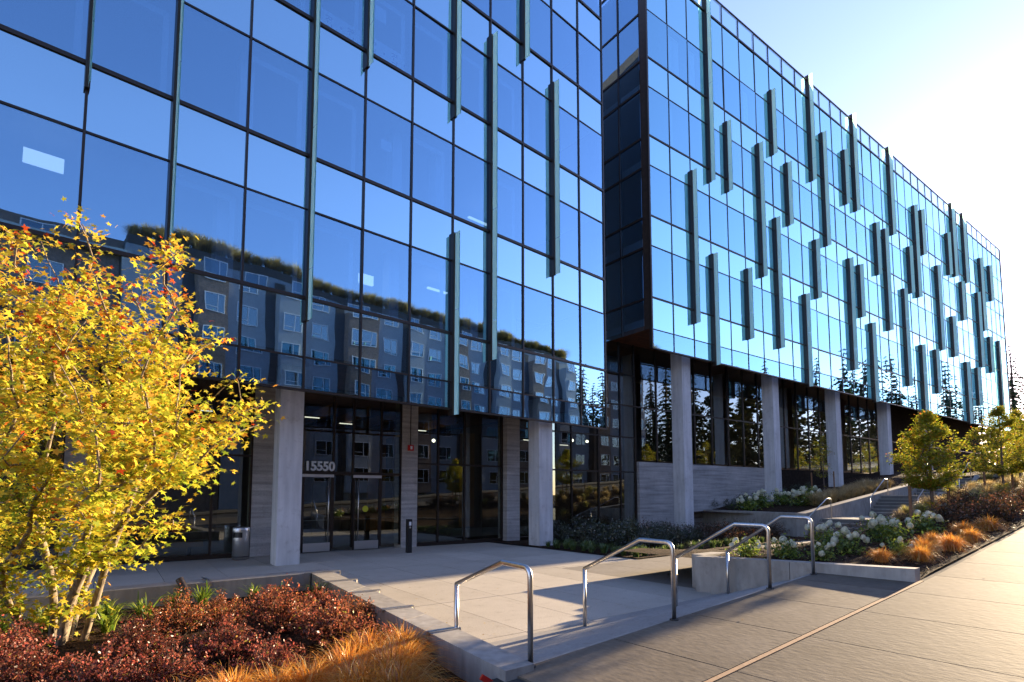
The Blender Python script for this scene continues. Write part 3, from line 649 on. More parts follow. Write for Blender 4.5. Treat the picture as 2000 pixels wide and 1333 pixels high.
put('address_number', num, left, MW @ T((4.99, -.05, 2.60)) @ Matrix.Rotation(math.pi/2, 4, 'X'))

# ================================================================= SMALL THINGS BY THE ENTRANCE
bn = thing('bench', MW @ T((.0, .8, 0)), 'orange timber bench standing inside the lobby glass behind the maple', 'bench')
put('seat', MB().box(-1.6, 2.3, 0, .45, .30, .46).mesh('seat', M_bench), bn, MW @ T((0, .8, 0)))
for x in (-1.2, .5, 1.9): put('leg', MB().box(x, x+.08, .05, .40, .005, .30).mesh('leg', M_black), bn, MW @ T((0, .8, 0)))
Mb = MG(3.05, -17.35)
wb = thing('waste_bin', Mb, 'round stainless steel litter bin beside the first column', 'litter bin')
prof = [(.0,0),(.20,0),(.205,.02),(.205,.06),(.215,.065),(.215,.70),(.205,.705)]
put('body', MB().lathe([(.0,.004),(.19,.004),(.19,.03),(.215,.035),(.215,.63)], 32).mesh('body', M_alum, True), wb, Mb)
mb = MB(); kk = 32
for j in range(kk):       # ring with an opening facing left and forward
    a0, a1 = 2*math.pi*j/kk, 2*math.pi*(j+1)/kk
    if 3.3 < a0 < 4.6: continue
    mb.add([(.215*math.cos(a0), .215*math.sin(a0), .63), (.215*math.cos(a1), .215*math.sin(a1), .63), (.215*math.cos(a1), .215*math.sin(a1), .78), (.215*math.cos(a0), .215*math.sin(a0), .78)], [(0,1,2,3)])
put('opening_ring', mb.mesh('opening_ring', M_alum, True), wb, Mb)
put('lid', MB().lathe([(.222,.775),(.225,.79),(.225,.895),(.215,.91),(0,.915)], 32).mesh('lid', M_alum, True), wb, Mb)
put('liner', MB().lathe([(0,.60),(.19,.60),(.19,.775),(0,.775)], 24).mesh('liner', M_black), wb, Mb)
put('band', MB().lathe([(.2155,.085),(.2185,.09),(.2185,.10),(.2155,.105)], 32).mesh('band', M_black, True), wb, Mb)
Mc = T(Vector((-3.28, 17.72, 0))) @ Rz(math.pi/2-AZG)
cr = thing('card_reader_post', Mc, 'slim black card reader post on the plaza in front of a concrete column', 'bollard')
put('post', MB().box(-.075, .075, -.075, .075, 0, 1.06).mesh('post', M_black), cr, Mc)
put('card_reader', MB().box(-.035, .035, -.092, -.076, .86, .98).mesh('card_reader', M_white), cr, Mc)
put('push_button', MB().lathe([(0,0),(.03,0),(.03,.012),(0,.012)], 14).mesh('push_button', M_alum), cr, Mc @ T((0, -.076, .80)) @ Matrix.Rotation(math.pi/2, 4, 'X'))
Ma = MG(8.55, -17.98, 3.49)
al = thing('fire_alarm', Ma, 'small red fire alarm horn with conduit on a concrete column above the doors', 'fire alarm')
put('alarm_box', MB().box(-.10, .10, -.09, -.003, -.10, .10).mesh('alarm_box', M_red), al, Ma)
put('strobe_lens', MB().box(-.035, .035, -.115, -.092, -.05, .06).mesh('strobe_lens', M_white), al, Ma)
put('conduit', MB().tube([(0,-.03,.10),(0,-.03,1.80)], .016, 8).mesh('conduit', M_black), al, Ma)
Ml = T(S(1.55, -10.6, .05)) @ Rz(-.25)
sp = thing('landscape_light', Ml, 'brown cylindrical landscape spotlight tilted beside the planter wall', 'garden light')
put('stake', MB().tube([(0,0,-.05),(0,0,.12)], .015, 8).mesh('stake', M_bronze), sp, Ml)
put('lamp_tube', MB().tube([(.09,0,.08),(-.14,0,.40)], .058, 16, False).tube([(.09,0,.08),(.08,0,.095)], .057, 16).mesh('lamp_tube', M_bronze, True), sp, Ml)
Mt = T(S(2.96, -4.02, .17)) @ Rz(.5)
rt = thing('marker_tag', Mt, 'bent red plastic marker tag at the end of the planter wall', 'marker')
put('tape', MB().box(-.13, .0, -.012, .012, .0, .05, Matrix.Rotation(.6, 4, 'Y')).box(-.02, .10, -.03, .03, .0, .025, Matrix.Rotation(.9, 4, 'Y')).mesh('tape', M_red), rt, Mt)

# insulation boards behind the upper window of the left block
M_foam = plain('foam_board', (.80,.82,.84), .7); M_ink = plain('blue_ink', (.05,.10,.35), .6)
def boards(x0, x1, z0, z1, tx, label):
    Mi = MLf @ T((x0, .24, z0)); o = thing('insulation_boards', Mi, label, 'insulation boards', 'insulation boards behind the upper windows')
    for i in range(5): put('board', MB().box(0 if i else 0, x1-x0, .05*i, .05*i+.046, 0, z1-z0-.03*i).mesh('board', M_foam), o, Mi)
    for x in tx:
        tm = text_mesh('R-TECH', .26, .002, M_ink, 'printed_lettering', .004)
        put('printed_lettering', tm, o, Mi @ T((x, -.004, z1-z0-.10)) @ Matrix.Rotation(math.pi/2, 4, 'X') @ Matrix.Rotation(-math.pi/2, 4, 'Z'))
    for x in tx:
        put('printed_lines', MB().box(x+.30, x+.315, -.003, -.001, .05, .32).box(x+.42, x+.47, -.003, -.001, .40, .47).box(x+.42, x+.45, -.003, -.001, .12, .18).mesh('printed_lines', M_ink), o, Mi)
boards(-11.95, -10.75, 14.36, 15.05, (.18, .82), 'stack of white insulation boards with blue print behind the window left of a short fin')
boards(-10.55, -9.30, 14.36, 15.10, (.12, .82), 'stack of white insulation boards with blue print behind the window right of a short fin')

# handrails: one bent steel tube down the slope, a mitred lower post
def arc(p, q, r_, rad_=.09, n=6):      # rounded corner p-q-r
    a = (p-q).normalized(); b = (r_-q).normalized(); th = a.angle(b); L_ = rad_/math.tan(th/2); s = q+a*L_; e = q+b*L_
    return [((1-k)**2)*s + 2*(1-k)*k*q + k*k*e for k in [i/n for i in range(n+1)]]
def rail(low, kink, top, hl, ht, label, group, R=.024, fl=True):
    """low, top: post feet; kink: point on the rail where the slope turns level"""
    M0 = T(top); o = thing('handrail', M0, label, 'handrail', group)
    A = low + Vector((0,0,hl)); K = kink; E = top + Vector((0,0,ht))
    pts = [A] + arc(A, K, E, .03, 4) + arc(K, E, top, .10, 7) + [top]
    put('rail', MB().tube([p-top for p in pts], R, 12).mesh('rail', M_steel, True), o, M0)
    put('post', MB().tube([low-top+Vector((0,0,-.05)), A-top+Vector((0,0,.004))], R*.98, 12).mesh('post', M_steel, True), o, M0)
    if fl:
        put('base_flange', MB().lathe([(0,.012),(R*1.9,.012),(R*2.0,.004),(R*2.0,0)], 16).mesh('base_flange', M_dark), o, T(top)); 
    return o
gN = 'steel handrails on the entrance steps'
def near(s_low, t_low, s_top, kf, label):
    top = S(s_top, -4.0, hz(s_top)); low = S(s_low, t_low, .02); ht = .90
    E = top + Vector((0,0,ht)); k2 = Vector((top.x, top.y, 0))*(1-kf) + Vector((low.x, low.y, 0))*kf; K = Vector((k2.x, k2.y, E.z+.005))
    rail(low, K, top, .80, ht, label, gN, .0265)
near(3.52, -5.45, 3.40, .33, 'steel handrail with square bend, nearest, by the planter wall end')
near(5.62, -5.45, 5.62, .33, 'steel handrail standing alone in the middle of the entrance steps')
near(7.72, -5.45, 7.92, .33, 'steel handrail second from the hydrangea wall, rising over the steps')
near(9.28, -5.45, 9.34, .33, 'steel handrail right against the concrete wall of the hydrangea bed')
gF = 'steel handrails on the garden stairs'
def far(s0, z0, s1, z1, t_, label):
    top = S(s1, t_, z1); low = S(s0, t_, z0); K = S(s1-.42, t_, z1+.87); rail(low, K, top, .86, .87, label, gF, .022, False)
far(24.25, 0.0, 26.58, .787, -10.52, 'steel handrail on the lowest garden stair flight beside the retaining wall')
far(31.2, .787, 33.75, 1.79, -10.52, 'steel handrail on the second garden stair flight beside the retaining wall')
far(31.2, .787, 33.75, 1.79, -8.52, 'steel handrail on the second garden stair flight on the street side')
far(38.3, 1.79, 40.85, 2.793, -10.52, 'steel handrail on the topmost garden stair flight beside the retaining wall')
far(38.3, 1.79, 40.85, 2.793, -8.52, 'steel handrail on the topmost garden stair flight on the street side')

# ================================================================= PLANTS
def rot_frames(n):           # random orthonormal frames (n,3,3)
    a = rng.normal(size=(n,3)); a /= np.linalg.norm(a, axis=1, keepdims=True); b = rng.normal(size=(n,3)); b -= (a*b).sum(1, keepdims=True)*a; b /= np.linalg.norm(b, axis=1, keepdims=True)
    return np.stack([a, b, np.cross(a, b)], 2)
def flat_frames(n, tilt=.6): # leaf planes that lie roughly level
    th = rng.uniform(0, 2*math.pi, n); z = np.stack([rng.normal(0, tilt, n), rng.normal(0, tilt, n), np.ones(n)], 1); z /= np.linalg.norm(z, axis=1, keepdims=True)
    x = np.stack([np.cos(th), np.sin(th), np.zeros(n)], 1); x -= (x*z).sum(1, keepdims=True)*z; x /= np.linalg.norm(x, axis=1, keepdims=True)
    return np.stack([x, np.cross(z, x), z], 2)
def star(lobes=5, r1=1.0, r0=.38):
    p = []
    for i in range(lobes):
        a = math.pi*(-.80 + 1.6*i/(lobes-1)); k = r1*(1 - .32*abs(i-(lobes-1)/2)/((lobes-1)/2))
        p.append((k*math.cos(a), k*math.sin(a), -.10*k))
        if i < lobes-1: b = a + math.pi*.8/(lobes-1); p.append((r0*math.cos(b), r0*math.sin(b), 0))
    p.append((-.18, 0, 0)); return np.array(p)
OVAL = np.array([(-.5,0,0),(-.15,.24,.03),(.25,.2,.02),(.6,0,-.05),(.25,-.2,.02),(-.15,-.24,.03)])
QUAD = np.array([(-.5,0,0),(0,.28,0),(.55,0,0),(0,-.28,0)])
def leaves(P, size, shape, frames):
    n = len(P); k = len(shape); s_ = size*rng.uniform(.6, 1.25, n)
    V = np.einsum('nij,kj->nki', frames, shape)*s_[:, None, None] + P[:, None, :]
    return V.reshape(-1, 3), np.arange(n*k).reshape(n, k)
def grow(stems, tips, bal=.4, step=.16, sag=.0, wig=.03):
    pos = []; par = []; pl = []
    for stx in stems:
        last = -1
        for i, p in enumerate(stx):
            if i == 0 and pos and np.linalg.norm(np.array(pos[0])-p) < 1e-6: last = 0; continue
            pos.append(np.array(p, float)); par.append(last); pl.append(0 if last < 0 else pl[last]+np.linalg.norm(pos[-1]-pos[last])); last = len(pos)-1
    base = pos[0]; order = np.argsort(np.linalg.norm(np.array(tips)-base, axis=1)); tipn = []
    for ti in order:
        tp = np.array(tips[ti]); A = np.array(pos); d = np.linalg.norm(A-tp, axis=1); cost = d + bal*np.array(pl) + np.where(A[:,2] > tp[2]+.15, .6, 0); cost[:1] += 2
        j = int(np.argmin(cost)); n = max(1, int(d[j]/step)); a = pos[j]; dv = tp-a
        g = a - pos[par[j]] if par[j] >= 0 else np.array([0,0,1.]); gn = np.linalg.norm(g); g = g/gn if gn > 1e-6 else np.array([0,0,1.])
        last = j; h = a + g*np.linalg.norm(dv)*.35
        for i in range(1, n+1):
            k = i/n; q = (1-k)**2*a + 2*k*(1-k)*h + k*k*tp; q = q + (rng.normal(0, wig, 3) if i < n else 0); q[2] -= sag*k*k*np.linalg.norm(dv)
            pos.append(q); par.append(last); pl.append(pl[last]+np.linalg.norm(q-pos[last])); last = len(pos)-1
        tipn.append(last)
    return np.array(pos), np.array(par), tipn
def wood(pos, par, tipn, rt=.006, ex=.5, k=6, rmax=.2):
    n = len(pos); cnt = np.zeros(n); 
    for t_ in tipn: cnt[t_] += 1
    for i in range(n-1, 0, -1):
        if par[i] >= 0: cnt[par[i]] += cnt[i]
    r = np.minimum(rt*np.maximum(cnt, 1)**ex, rmax); ch = [[] for _ in range(n)]
    for i in range(n):
        if par[i] >= 0: ch[par[i]].append(i)
    mb = MB(); stack = [(i, None) for i in range(n) if par[i] < 0]
    while stack:
        i, pr = stack.pop(); chain = ([pr] if pr is not None else []) + [i]
        while ch[chain[-1]]:
            c = sorted(ch[chain[-1]], key=lambda q: -cnt[q])
            for o in c[1:]: stack.append((o, chain[-1]))
            chain.append(c[0])
        if len(chain) < 2: continue
        rr = [float(r[c]) for c in chain]
        if pr is not None: rr[0] = min(rr[0], rr[1]*1.25)
        mb.tube([pos[c] for c in chain], rr, k if rr[0] > .012 else 4, False)
    return mb, r
def leafpts(pos, par, tipn, per, spread, back=3):
    out = []
    for t_ in tipn:
        nodes = [t_]; 
        for _ in range(back):
            if par[nodes[-1]] > 0: nodes.append(par[nodes[-1]])
        ii = rng.choice(nodes, per); out.append(pos[ii] + rng.normal(0, 1, (per,3))*np.array([spread, spread, spread*.55]))
    return np.concatenate(out)

# ---- the maple in the left planter
M_bark = bark('maple_bark', (.10,.075,.05), (.30,.235,.16)); M_bark2 = bark('young_bark', (.09,.06,.045), (.17,.12,.085))
M_maple = leafmat('maple_leaf', [(0, (.25,.34,.035)), (.30, (.50,.50,.045)), (.62, (.74,.60,.06)), (.87, (.78,.47,.055)), (.975, (.66,.26,.04)), (1, (.50,.07,.02))], .56, zgrad=.15, zr=(.3, 5.2), spots=.14, gloss=.03)
MB0 = S(-.11, -8.9, .03); mx0, my0 = MB0.x, MB0.y
def px(x, y, d=0.0):      # crown outline read off the photograph, local to the maple's base
    Y = my0 + d; return (((x-1000)/1078*Y) - mx0, d, 1.82 + (962-y)/1078*Y*1.0)
tp = []
outline = [(130,415),(165,520),(300,475),(340,490),(330,590),(250,560),(410,650),(470,730),(515,770),(495,815),(440,850),(425,905),(400,840),(345,1010),(300,1050),(270,1075),(60,450),(0,440),(-60,420),(-120,520),(-200,560),(-260,700),(-320,820),(-300,950),(-240,1040),(200,620),(360,700),(100,600),(20,560)]
for x, y in outline: 
    for q in range(2): tp.append(px(x+rng.normal(0,8), y+rng.normal(0,8), rng.normal(0, .45)))
while len(tp) < 360:
    x, y, d = rng.uniform(-330, 480), rng.uniform(470, 1130), rng.uniform(-2.0, 1.9)
    cx_, cy_ = 60, 835; e = ((x-cx_)/395)**2 + ((y-cy_)/335)**2 + (d/2.1)**2
    if e > 1 or (y > 1000 and x > 290) or (y > 990 and rng.random() < .25) or (x > 330 and y < 690): continue
    tp.append(px(x, y, d))
stems = [[(0,0,-.05),(.02,.0,.35),(-.05,.02,.75),(-.25,.05,1.3),(-.35,.1,2.0),(-.2,.1,2.8)],
         [(.12,.03,-.05),(.2,.03,.4),(.33,0,.9),(.42,-.05,1.5),(.50,0,2.2),(.45,.05,3.0)],
         [(.30,.1,-.05),(.42,.1,.4),(.55,.12,1.0),(.75,.15,1.7),(.95,.2,2.4)],
         [(.2,-.12,-.05),(.33,-.2,.45),(.62,-.3,1.05),(1.1,-.35,1.55),(1.55,-.35,2.0)],
         [(-.15,0,-.05),(-.42,.0,.2),(-.75,.05,.55),(-.98,.1,1.1),(-1.25,.1,1.8)],
         [(.05,.2,-.05),(.02,.4,.5),(.05,.75,1.2),(.0,1.0,2.0)],
         [(-.05,-.15,-.05),(-.15,-.4,.5),(-.3,-.75,1.2),(-.4,-1.0,1.9)]]
pos, par, tn = grow(stems, tp, .42, .15, .0, .022)
maple = thing('maple_tree', T(MB0), 'multi-stemmed maple with yellow and orange autumn leaves in the left planter', 'tree')
mbw, rr = wood(pos, par, tn, .0066, .49, 8, .115)
put('trunk', mbw.mesh('trunk', M_bark, True), maple, T(MB0))
LP = leafpts(pos, par, tn, 70, .13, 4)
V, F = leaves(LP, .055, star(), flat_frames(len(LP), .75))
tag(put('crown', npmesh('crown', M_maple, V, F), maple, T(MB0)), kind='stuff')

# ---- young street trees
def young(name_label, P, h, wd, mat, M_b=M_bark2, trunk_h=.9, n=90, leaf=.05, per=32, seed=1, slim=1.0, group='young trees in the planting beds'):
    global rng
    rng = np.random.default_rng(seed); tips = []
    while len(tips) < n:
        z = rng.uniform(trunk_h, h); k = (z-trunk_h)/(h-trunk_h); rm = wd*slim*(math.sin(math.pi*min(1, (k*.86+.12)))**.9)*(1 if k < .6 else 1-.75*(k-.6)/.4)
        a = rng.uniform(0, 2*math.pi); r_ = rm*math.sqrt(rng.uniform(.05, 1)); tips.append((r_*math.cos(a), r_*math.sin(a), z))
    pos, par, tn = grow([[(0,0,-.1),(.01,0,trunk_h*.5),(0,.01,trunk_h),(.01,0,h*.6),(0,0,h*.93)]], tips, .3, .14, 0, .012)
    t = thing('young_tree', T(P), name_label, 'tree', group); mb, r_ = wood(pos, par, tn, .004, .48, 6, .04)
    put('trunk', mb.mesh('trunk', M_b, True), t, T(P)); lp = leafpts(pos, par, tn, per, .085, 2); V, F = leaves(lp, leaf, OVAL, flat_frames(len(lp), .9))
    tag(put('crown', npmesh('crown', mat, V, F), t, T(P)), kind='stuff'); return t
M_yg = leafmat('young_leaf', [(0, (.11,.17,.012)), (.40, (.25,.29,.02)), (.80, (.44,.38,.035)), (.96, (.52,.28,.03)), (1, (.50,.12,.03))], .5, gloss=.03)
young('young tree with olive and orange leaves between two stakes beside the garden stairs', S(18.0, -4.6, 1.15), 2.9, .92, M_yg, seed=11, n=170, per=95, leaf=.058)
young('young golden-green tree with two stakes, second up the slope from the hydrangeas', S(27.0, -4.7, 1.74), 3.35, 1.35, M_yg, seed=12, n=170, per=95, leaf=.058)
young('slim young tree with orange tips in shade by the third tall column', S(33.3, -13.5, 1.76), 3.4, .62, M_yg, seed=13, n=70, per=30, trunk_h=1.1)
young('young golden tree cut by the right edge of the photo, third up the slope', S(34.5, -5.4, 2.2), 3.6, 1.4, M_yg, seed=14, n=160, per=85, leaf=.06)
young('young golden tree on the slope behind the others, far up the street', S(43, -4.6, 2.8), 3.8, 1.4, M_yg, seed=15, n=100, per=34)
rng = np.random.default_rng(21)
def stake(P, h, label):
    o = put('tree_stake', MB().tube([(0,0,-.2),(0,0,h)], .038, 8).mesh('tree_stake', M_wood), None, T(P)); tag(o, label, 'stake', 'wooden tree stakes')
for s_, t_, z_, h_, lb in ((17.6,-4.98,1.12,.95,'wooden stake left of the young tree beside the garden stairs'),(18.9,-4.45,1.2,.95,'wooden stake right of the young tree beside the garden stairs'),
    (26.3,-5.1,1.68,1.0,'wooden stake left of the second young tree up the slope'),(28.9,-4.75,1.85,1.05,'wooden stake right of the second young tree up the slope'),
    (33.4,-14.2,1.8,1.3,'wooden stake left of the slim young tree in the shade'),(33.9,-13.2,1.85,1.3,'wooden stake right of the slim young tree in the shade')):
    stake(S(s_, t_, z_), h_, lb)

# ---- shrubs
M_barb = leafmat('barberry_leaf', [(0, (.08,.030,.018)), (.4, (.18,.06,.04)), (.68, (.32,.11,.075)), (.85, (.52,.10,.075)), (.96, (.64,.18,.11)), (1, (.34,.36,.06))], .40, gloss=.025, objvar=((.62,.66,.60),(1.15,1.5,.9)))
M_barb2 = leafmat('dark_shrub_leaf', [(0, (.03,.03,.010)), (.5, (.07,.045,.018)), (.85, (.16,.06,.03)), (1, (.22,.10,.04))], .35, gloss=.05)
M_dgr = leafmat('evergreen_leaf', [(0, (.015,.025,.008)), (.6, (.035,.05,.015)), (1, (.07,.09,.025))], .3, gloss=.10)
M_twig = plain('twig', (.05,.03,.02), .9)
def shrub_meshes(h, r, nst, nl, leaf, mat, seed, shape=QUAD, q0=.12, jit=1.15):
    global rng
    rng = np.random.default_rng(seed); mb = MB(); P = []
    for i in range(nst):
        a = rng.uniform(0, 2*math.pi); k = math.sqrt(rng.uniform(.0, 1)); hh = h*(1-.62*k*k)*rng.uniform(.6, 1.2); e = np.array([r*k*math.cos(a), r*k*math.sin(a), hh])
        b = np.array([.12*r*math.cos(a), .12*r*math.sin(a), 0]); c = np.array([e[0]*.5, e[1]*.5, hh*.75]); pts = [(1-q)**2*b + 2*q*(1-q)*c + q*q*e for q in (0, .35, .7, 1)]
        mb.tube(pts, [.006, .005, .004, .002], 4, False)
        m_ = max(4, int(nl/nst)); q = rng.uniform(q0, 1.04, m_)[:, None]; P.append((1-q)**2*b + 2*q*(1-q)*c + q*q*e + rng.normal(0, leaf*jit, (m_,3)))
    P = np.concatenate(P); P = P[P[:,2] > .01]
    V, F = leaves(P, leaf, shape, rot_frames(len(P)))
    return mb.mesh('stems', M_twig), npmesh('foliage', mat, V, F)
def shrub(kind, meshes, P, sc, rz, label, cat='shrub', group=None, fol='foliage'):
    M = T(P) @ Rz(rz) @ Matrix.Scale(sc, 4); o = thing(kind, M, label, cat, group)
    put('stems', meshes[0], o, M); tag(put(fol, meshes[1], o, M), kind='stuff'); return o
BM = [shrub_meshes(.50, .45, 78, 4300, .030, M_barb, 31+i, QUAD, .42, .75) for i in range(3)]
gB = 'dark red barberry shrubs in the left planter'
barb = [(-.25,-6.6,1.1,'deep red barberry at the lower left corner, nearest below the maple'),(.25,-5.9,1.05,'deep red barberry at the bottom edge, left of the orange sedge'),(-.55,-7.6,1.05,'red barberry left of the maple trunk'),
 (.62,-7.0,1.1,'dark red barberry right in front of the maple trunk'),(.75,-5.75,.95,'dark red barberry at the bottom edge under the maple\'s right side'),(1.1,-8.2,1.0,'dark red barberry just right of the maple trunk, toward the wall'),
 (1.35,-6.5,1.15,'broad dark red barberry in the middle of the planter'),(1.75,-8.6,.85,'dark red barberry in front of the tilted landscape light'),(2.2,-7.6,1.15,'broad dark red barberry with a green sprig behind it, middle of the back row'),
 (2.55,-9.35,.8,'dark red barberry against the back planter wall, near the corner'),(3.0,-8.5,.8,'dark red barberry in the inner corner of the planter walls'),(2.5,-6.55,1.1,'dark red barberry in front of the skate stop wall, middle of the bed'),
 (2.78,-5.75,.8,'dark red barberry leaning against the side wall, behind the orange sedge'),(1.55,-5.6,.9,'dark red barberry directly behind the tallest orange sedge'),(3.05,-7.3,.8,'small dark red barberry tight against the side wall'),
 (-1.3,-6.9,1.1,'red barberry at the far left of the planter'),(-1.2,-8.6,1.0,'red barberry by the leaning left stem of the maple'),(-2.3,-7.8,1.1,'red barberry beyond the left end of the maple crown')]
for i, (s_, t_, sc, lb) in enumerate(barb): shrub('barberry_shrub', BM[i % 3], S(s_, t_, .03), sc*(.86 + .12*((i*7) % 3)), i*1.7, lb, 'shrub', gB)
def tuft_mesh(n, h, r, wd, mat, seed, droop=.7, erect=.5):
    global rng
    rng = np.random.default_rng(seed); V = np.zeros((n, 10, 3)); a = rng.uniform(0, 2*math.pi, n); k = np.sqrt(rng.uniform(.02, 1, n)); hh = h*rng.uniform(.55, 1.15, n)
    dx, dy = np.cos(a), np.sin(a); reach = r*k*rng.uniform(.7, 1.35, n); px_, py_ = -dy, dx; w0 = wd*rng.uniform(.6, 1.2, n); dr = droop*rng.uniform(.35, 1.5, n); sw = rng.normal(0, .16, n)*r; bx, by = rng.normal(0, .10*r, n), rng.normal(0, .10*r, n)
    for i, q in enumerate((0, .28, .55, .8, 1.0)):
        rad_ = reach*(.06 + .94*q**1.35); z = np.maximum(hh*(q*(1.6-.6*q)) - dr*hh*k*q**2.4, .012*q); ww = w0*(1-q**2)*.5 + .0006
        cx_, cy_ = bx + dx*rad_ + px_*sw*q*q, by + dy*rad_ + py_*sw*q*q
        V[:, 2*i] = np.stack([cx_-px_*ww, cy_-py_*ww, z], 1); V[:, 2*i+1] = np.stack([cx_+px_*ww, cy_+py_*ww, z], 1)
    F = []
    for i in range(4): F.append(np.arange(n)[:, None]*10 + np.array([2*i, 2*i+1, 2*i+3, 2*i+2]))
    return npmesh('blades', mat, V.reshape(-1, 3), np.concatenate(F))
M_sedge = leafmat('orange_sedge', [(0, (.46,.15,.02)), (.4, (.78,.29,.03)), (.8, (.86,.42,.07)), (1, (.88,.66,.27))], .5, objvar=((.75,.80,.8),(1.0,1.15,1.2)))
M_lily = leafmat('daylily_leaf', [(0, (.08,.15,.02)), (.6, (.17,.26,.03)), (1, (.34,.36,.05))], .5)
M_lilyd = leafmat('groundcover_leaf', [(0, (.05,.09,.02)), (.6, (.11,.17,.04)), (1, (.24,.28,.09))], .45)
M_gold = leafmat('feather_grass', [(0, (.30,.20,.07)), (.5, (.52,.38,.16)), (1, (.70,.56,.30))], .55)
M_goldg = leafmat('green_gold_grass', [(0, (.16,.18,.04)), (.5, (.36,.33,.08)), (1, (.58,.48,.18))], .55)
SE = [tuft_mesh(850, .46, .46, .0065, M_sedge, 51+i, .85) for i in range(3)]; LI = [tuft_mesh(48, .36, .30, .022, M_lily, 61+i, .6) for i in range(2)]
GO = [tuft_mesh(520, .62, .50, .008, M_gold, 71+i, .55) for i in range(2)]; GG = [tuft_mesh(420, .60, .50, .012, M_goldg, 81+i, .5) for i in range(2)]; LD = [tuft_mesh(70, .30, .28, .02, M_lilyd, 91+i, .5) for i in range(2)]
def tuft(kind, me, P, sc, rz, label, group, cat='grass tuft'):
    M = T(P) @ Rz(rz) @ Matrix.Scale(sc, 4); o = put(kind, me, None, M); tag(o, label, cat, group); return o
gS = 'orange sedge tufts in the left planter'
for i, (s_, t_, sc, lb) in enumerate([(1.66,-4.91,1.0,'orange sedge tuft at the bottom edge, left of the biggest tufts'),(2.1,-5.15,1.05,'orange sedge tuft touching the barberry, second row'),(2.35,-4.75,1.15,'large bright orange sedge tuft in the middle of the clump'),(2.62,-5.05,1.0,'orange sedge tuft nearest the side wall, behind the clump'),
   (2.28,-4.62,1.0,'bright orange sedge tuft at the right end of the clump, by bare mulch'),(1.95,-4.5,1.1,'orange sedge tuft at the bottom edge in the middle of the clump'),(1.4,-4.95,.95,'thin orange sedge tuft at the bottom edge below the barberry'),(1.1,-5.1,.95,'small orange sedge tuft at the bottom edge, leftmost of the clump'),(2.15,-4.2,1.1,'orange sedge tuft at the very bottom edge, in front of the clump'),(.75,-5.0,.9,'orange sedge tuft cut by the bottom edge under the barberry'),(2.85,-5.5,1.0,'orange sedge tuft at the top of the clump, under the side wall'),(2.45,-5.45,1.05,'orange sedge tuft at the top of the clump, before the barberry')]):
    tuft('sedge_tuft', SE[i % 3], S(s_, t_, .04), sc, i*2.1, lb, gS)
gL = 'green daylily tufts in the left planter'
for i, (s_, t_, sc, lb) in enumerate([(-.17,-9.7,1.1,'green daylily tuft behind the maple trunk'),(-.65,-9.3,1.2,'green daylily tuft left of the maple trunk'),(-1.3,-9.6,1.1,'green daylily tuft at the left edge by the planter wall'),(.5,-9.9,1.1,'green daylily tuft right behind the maple, against the wall'),(.9,-9.6,1.2,'green daylily tuft between maple and landscape light'),(1.35,-10.3,1.0,'green daylily tuft left of the landscape light'),(1.75,-10.3,1.2,'green daylily tuft right of the landscape light'),(2.55,-10.4,.9,'green daylily tuft showing over the back row barberry'),(3.0,-10.3,.8,'small green daylily tuft near the planter corner'),(3.35,-9.5,1.15,'green daylily tuft in the inner corner by the side wall'),(.45,-9.1,1.0,'green daylily tuft at the right foot of the maple')]):
    tuft('daylily_tuft', LI[i % 2], S(s_, t_, .04), sc, i*1.3, lb, gL, 'plant')
# mulch chips, thrown loosely over the near bed
rng = np.random.default_rng(5); n = 5200
ss, tt = rng.uniform(-3, 3.0, n), rng.uniform(-10.4, -3.9, n); PP = np.array([S(a, b, .06 + (.16 if b > -4.4 else 0)*max(0,(b+4.4)/.5)) for a, b in zip(ss, tt)])
V, F = leaves(PP, .05, np.array([(-.6,-.16,0),(.6,-.12,.02),(.55,.14,0),(-.55,.16,.03)]), flat_frames(n, .35))
tag(put('mulch_chips', npmesh('mulch_chips', leafmat('mulch_chip', [(0,(.03,.015,.008)),(.7,(.09,.045,.02)),(1,(.2,.11,.05))], .0, gloss=.02), V, F)), kind='stuff')
n = 4200; ss, tt = rng.uniform(9.9, 20, n), rng.uniform(-6, -2.75, n); PP = np.array([S(a, b, hz(a)+.035) for a, b in zip(ss, tt)])
V, F = leaves(PP, .06, np.array([(-.6,-.16,0),(.6,-.12,.02),(.55,.14,0),(-.55,.16,.03)]), flat_frames(n, .35))
tag(put('mulch_chips', npmesh('mulch_chips', bpy.data.materials['mulch_chip'], V, F)), kind='stuff')

rng = np.random.default_rng(8); n = 70; aa = rng.uniform(0, 1, n)**1.6; ss, tt = 3.6 + rng.uniform(0, 5.8, n)*aa, rng.uniform(-12, -5.8, n); PP = np.array([S(a, b, .014) for a, b in zip(ss, tt)])
n2 = 14; s2, t2 = rng.uniform(0, 14, n2), rng.uniform(-3.9, .5, n2); P2 = np.array([S(a, b, hz(a)+.014) for a, b in zip(s2, t2) if a > 3.5]); PP = np.concatenate([PP, P2])
V, F = leaves(PP, .030, star(), flat_frames(len(PP), .12))
tag(put('fallen_leaves', npmesh('fallen_leaves', leafmat('fallen_leaf', [(0,(.20,.10,.03)),(.6,(.42,.24,.05)),(1,(.55,.40,.08))], .1), V, F)), kind='stuff')
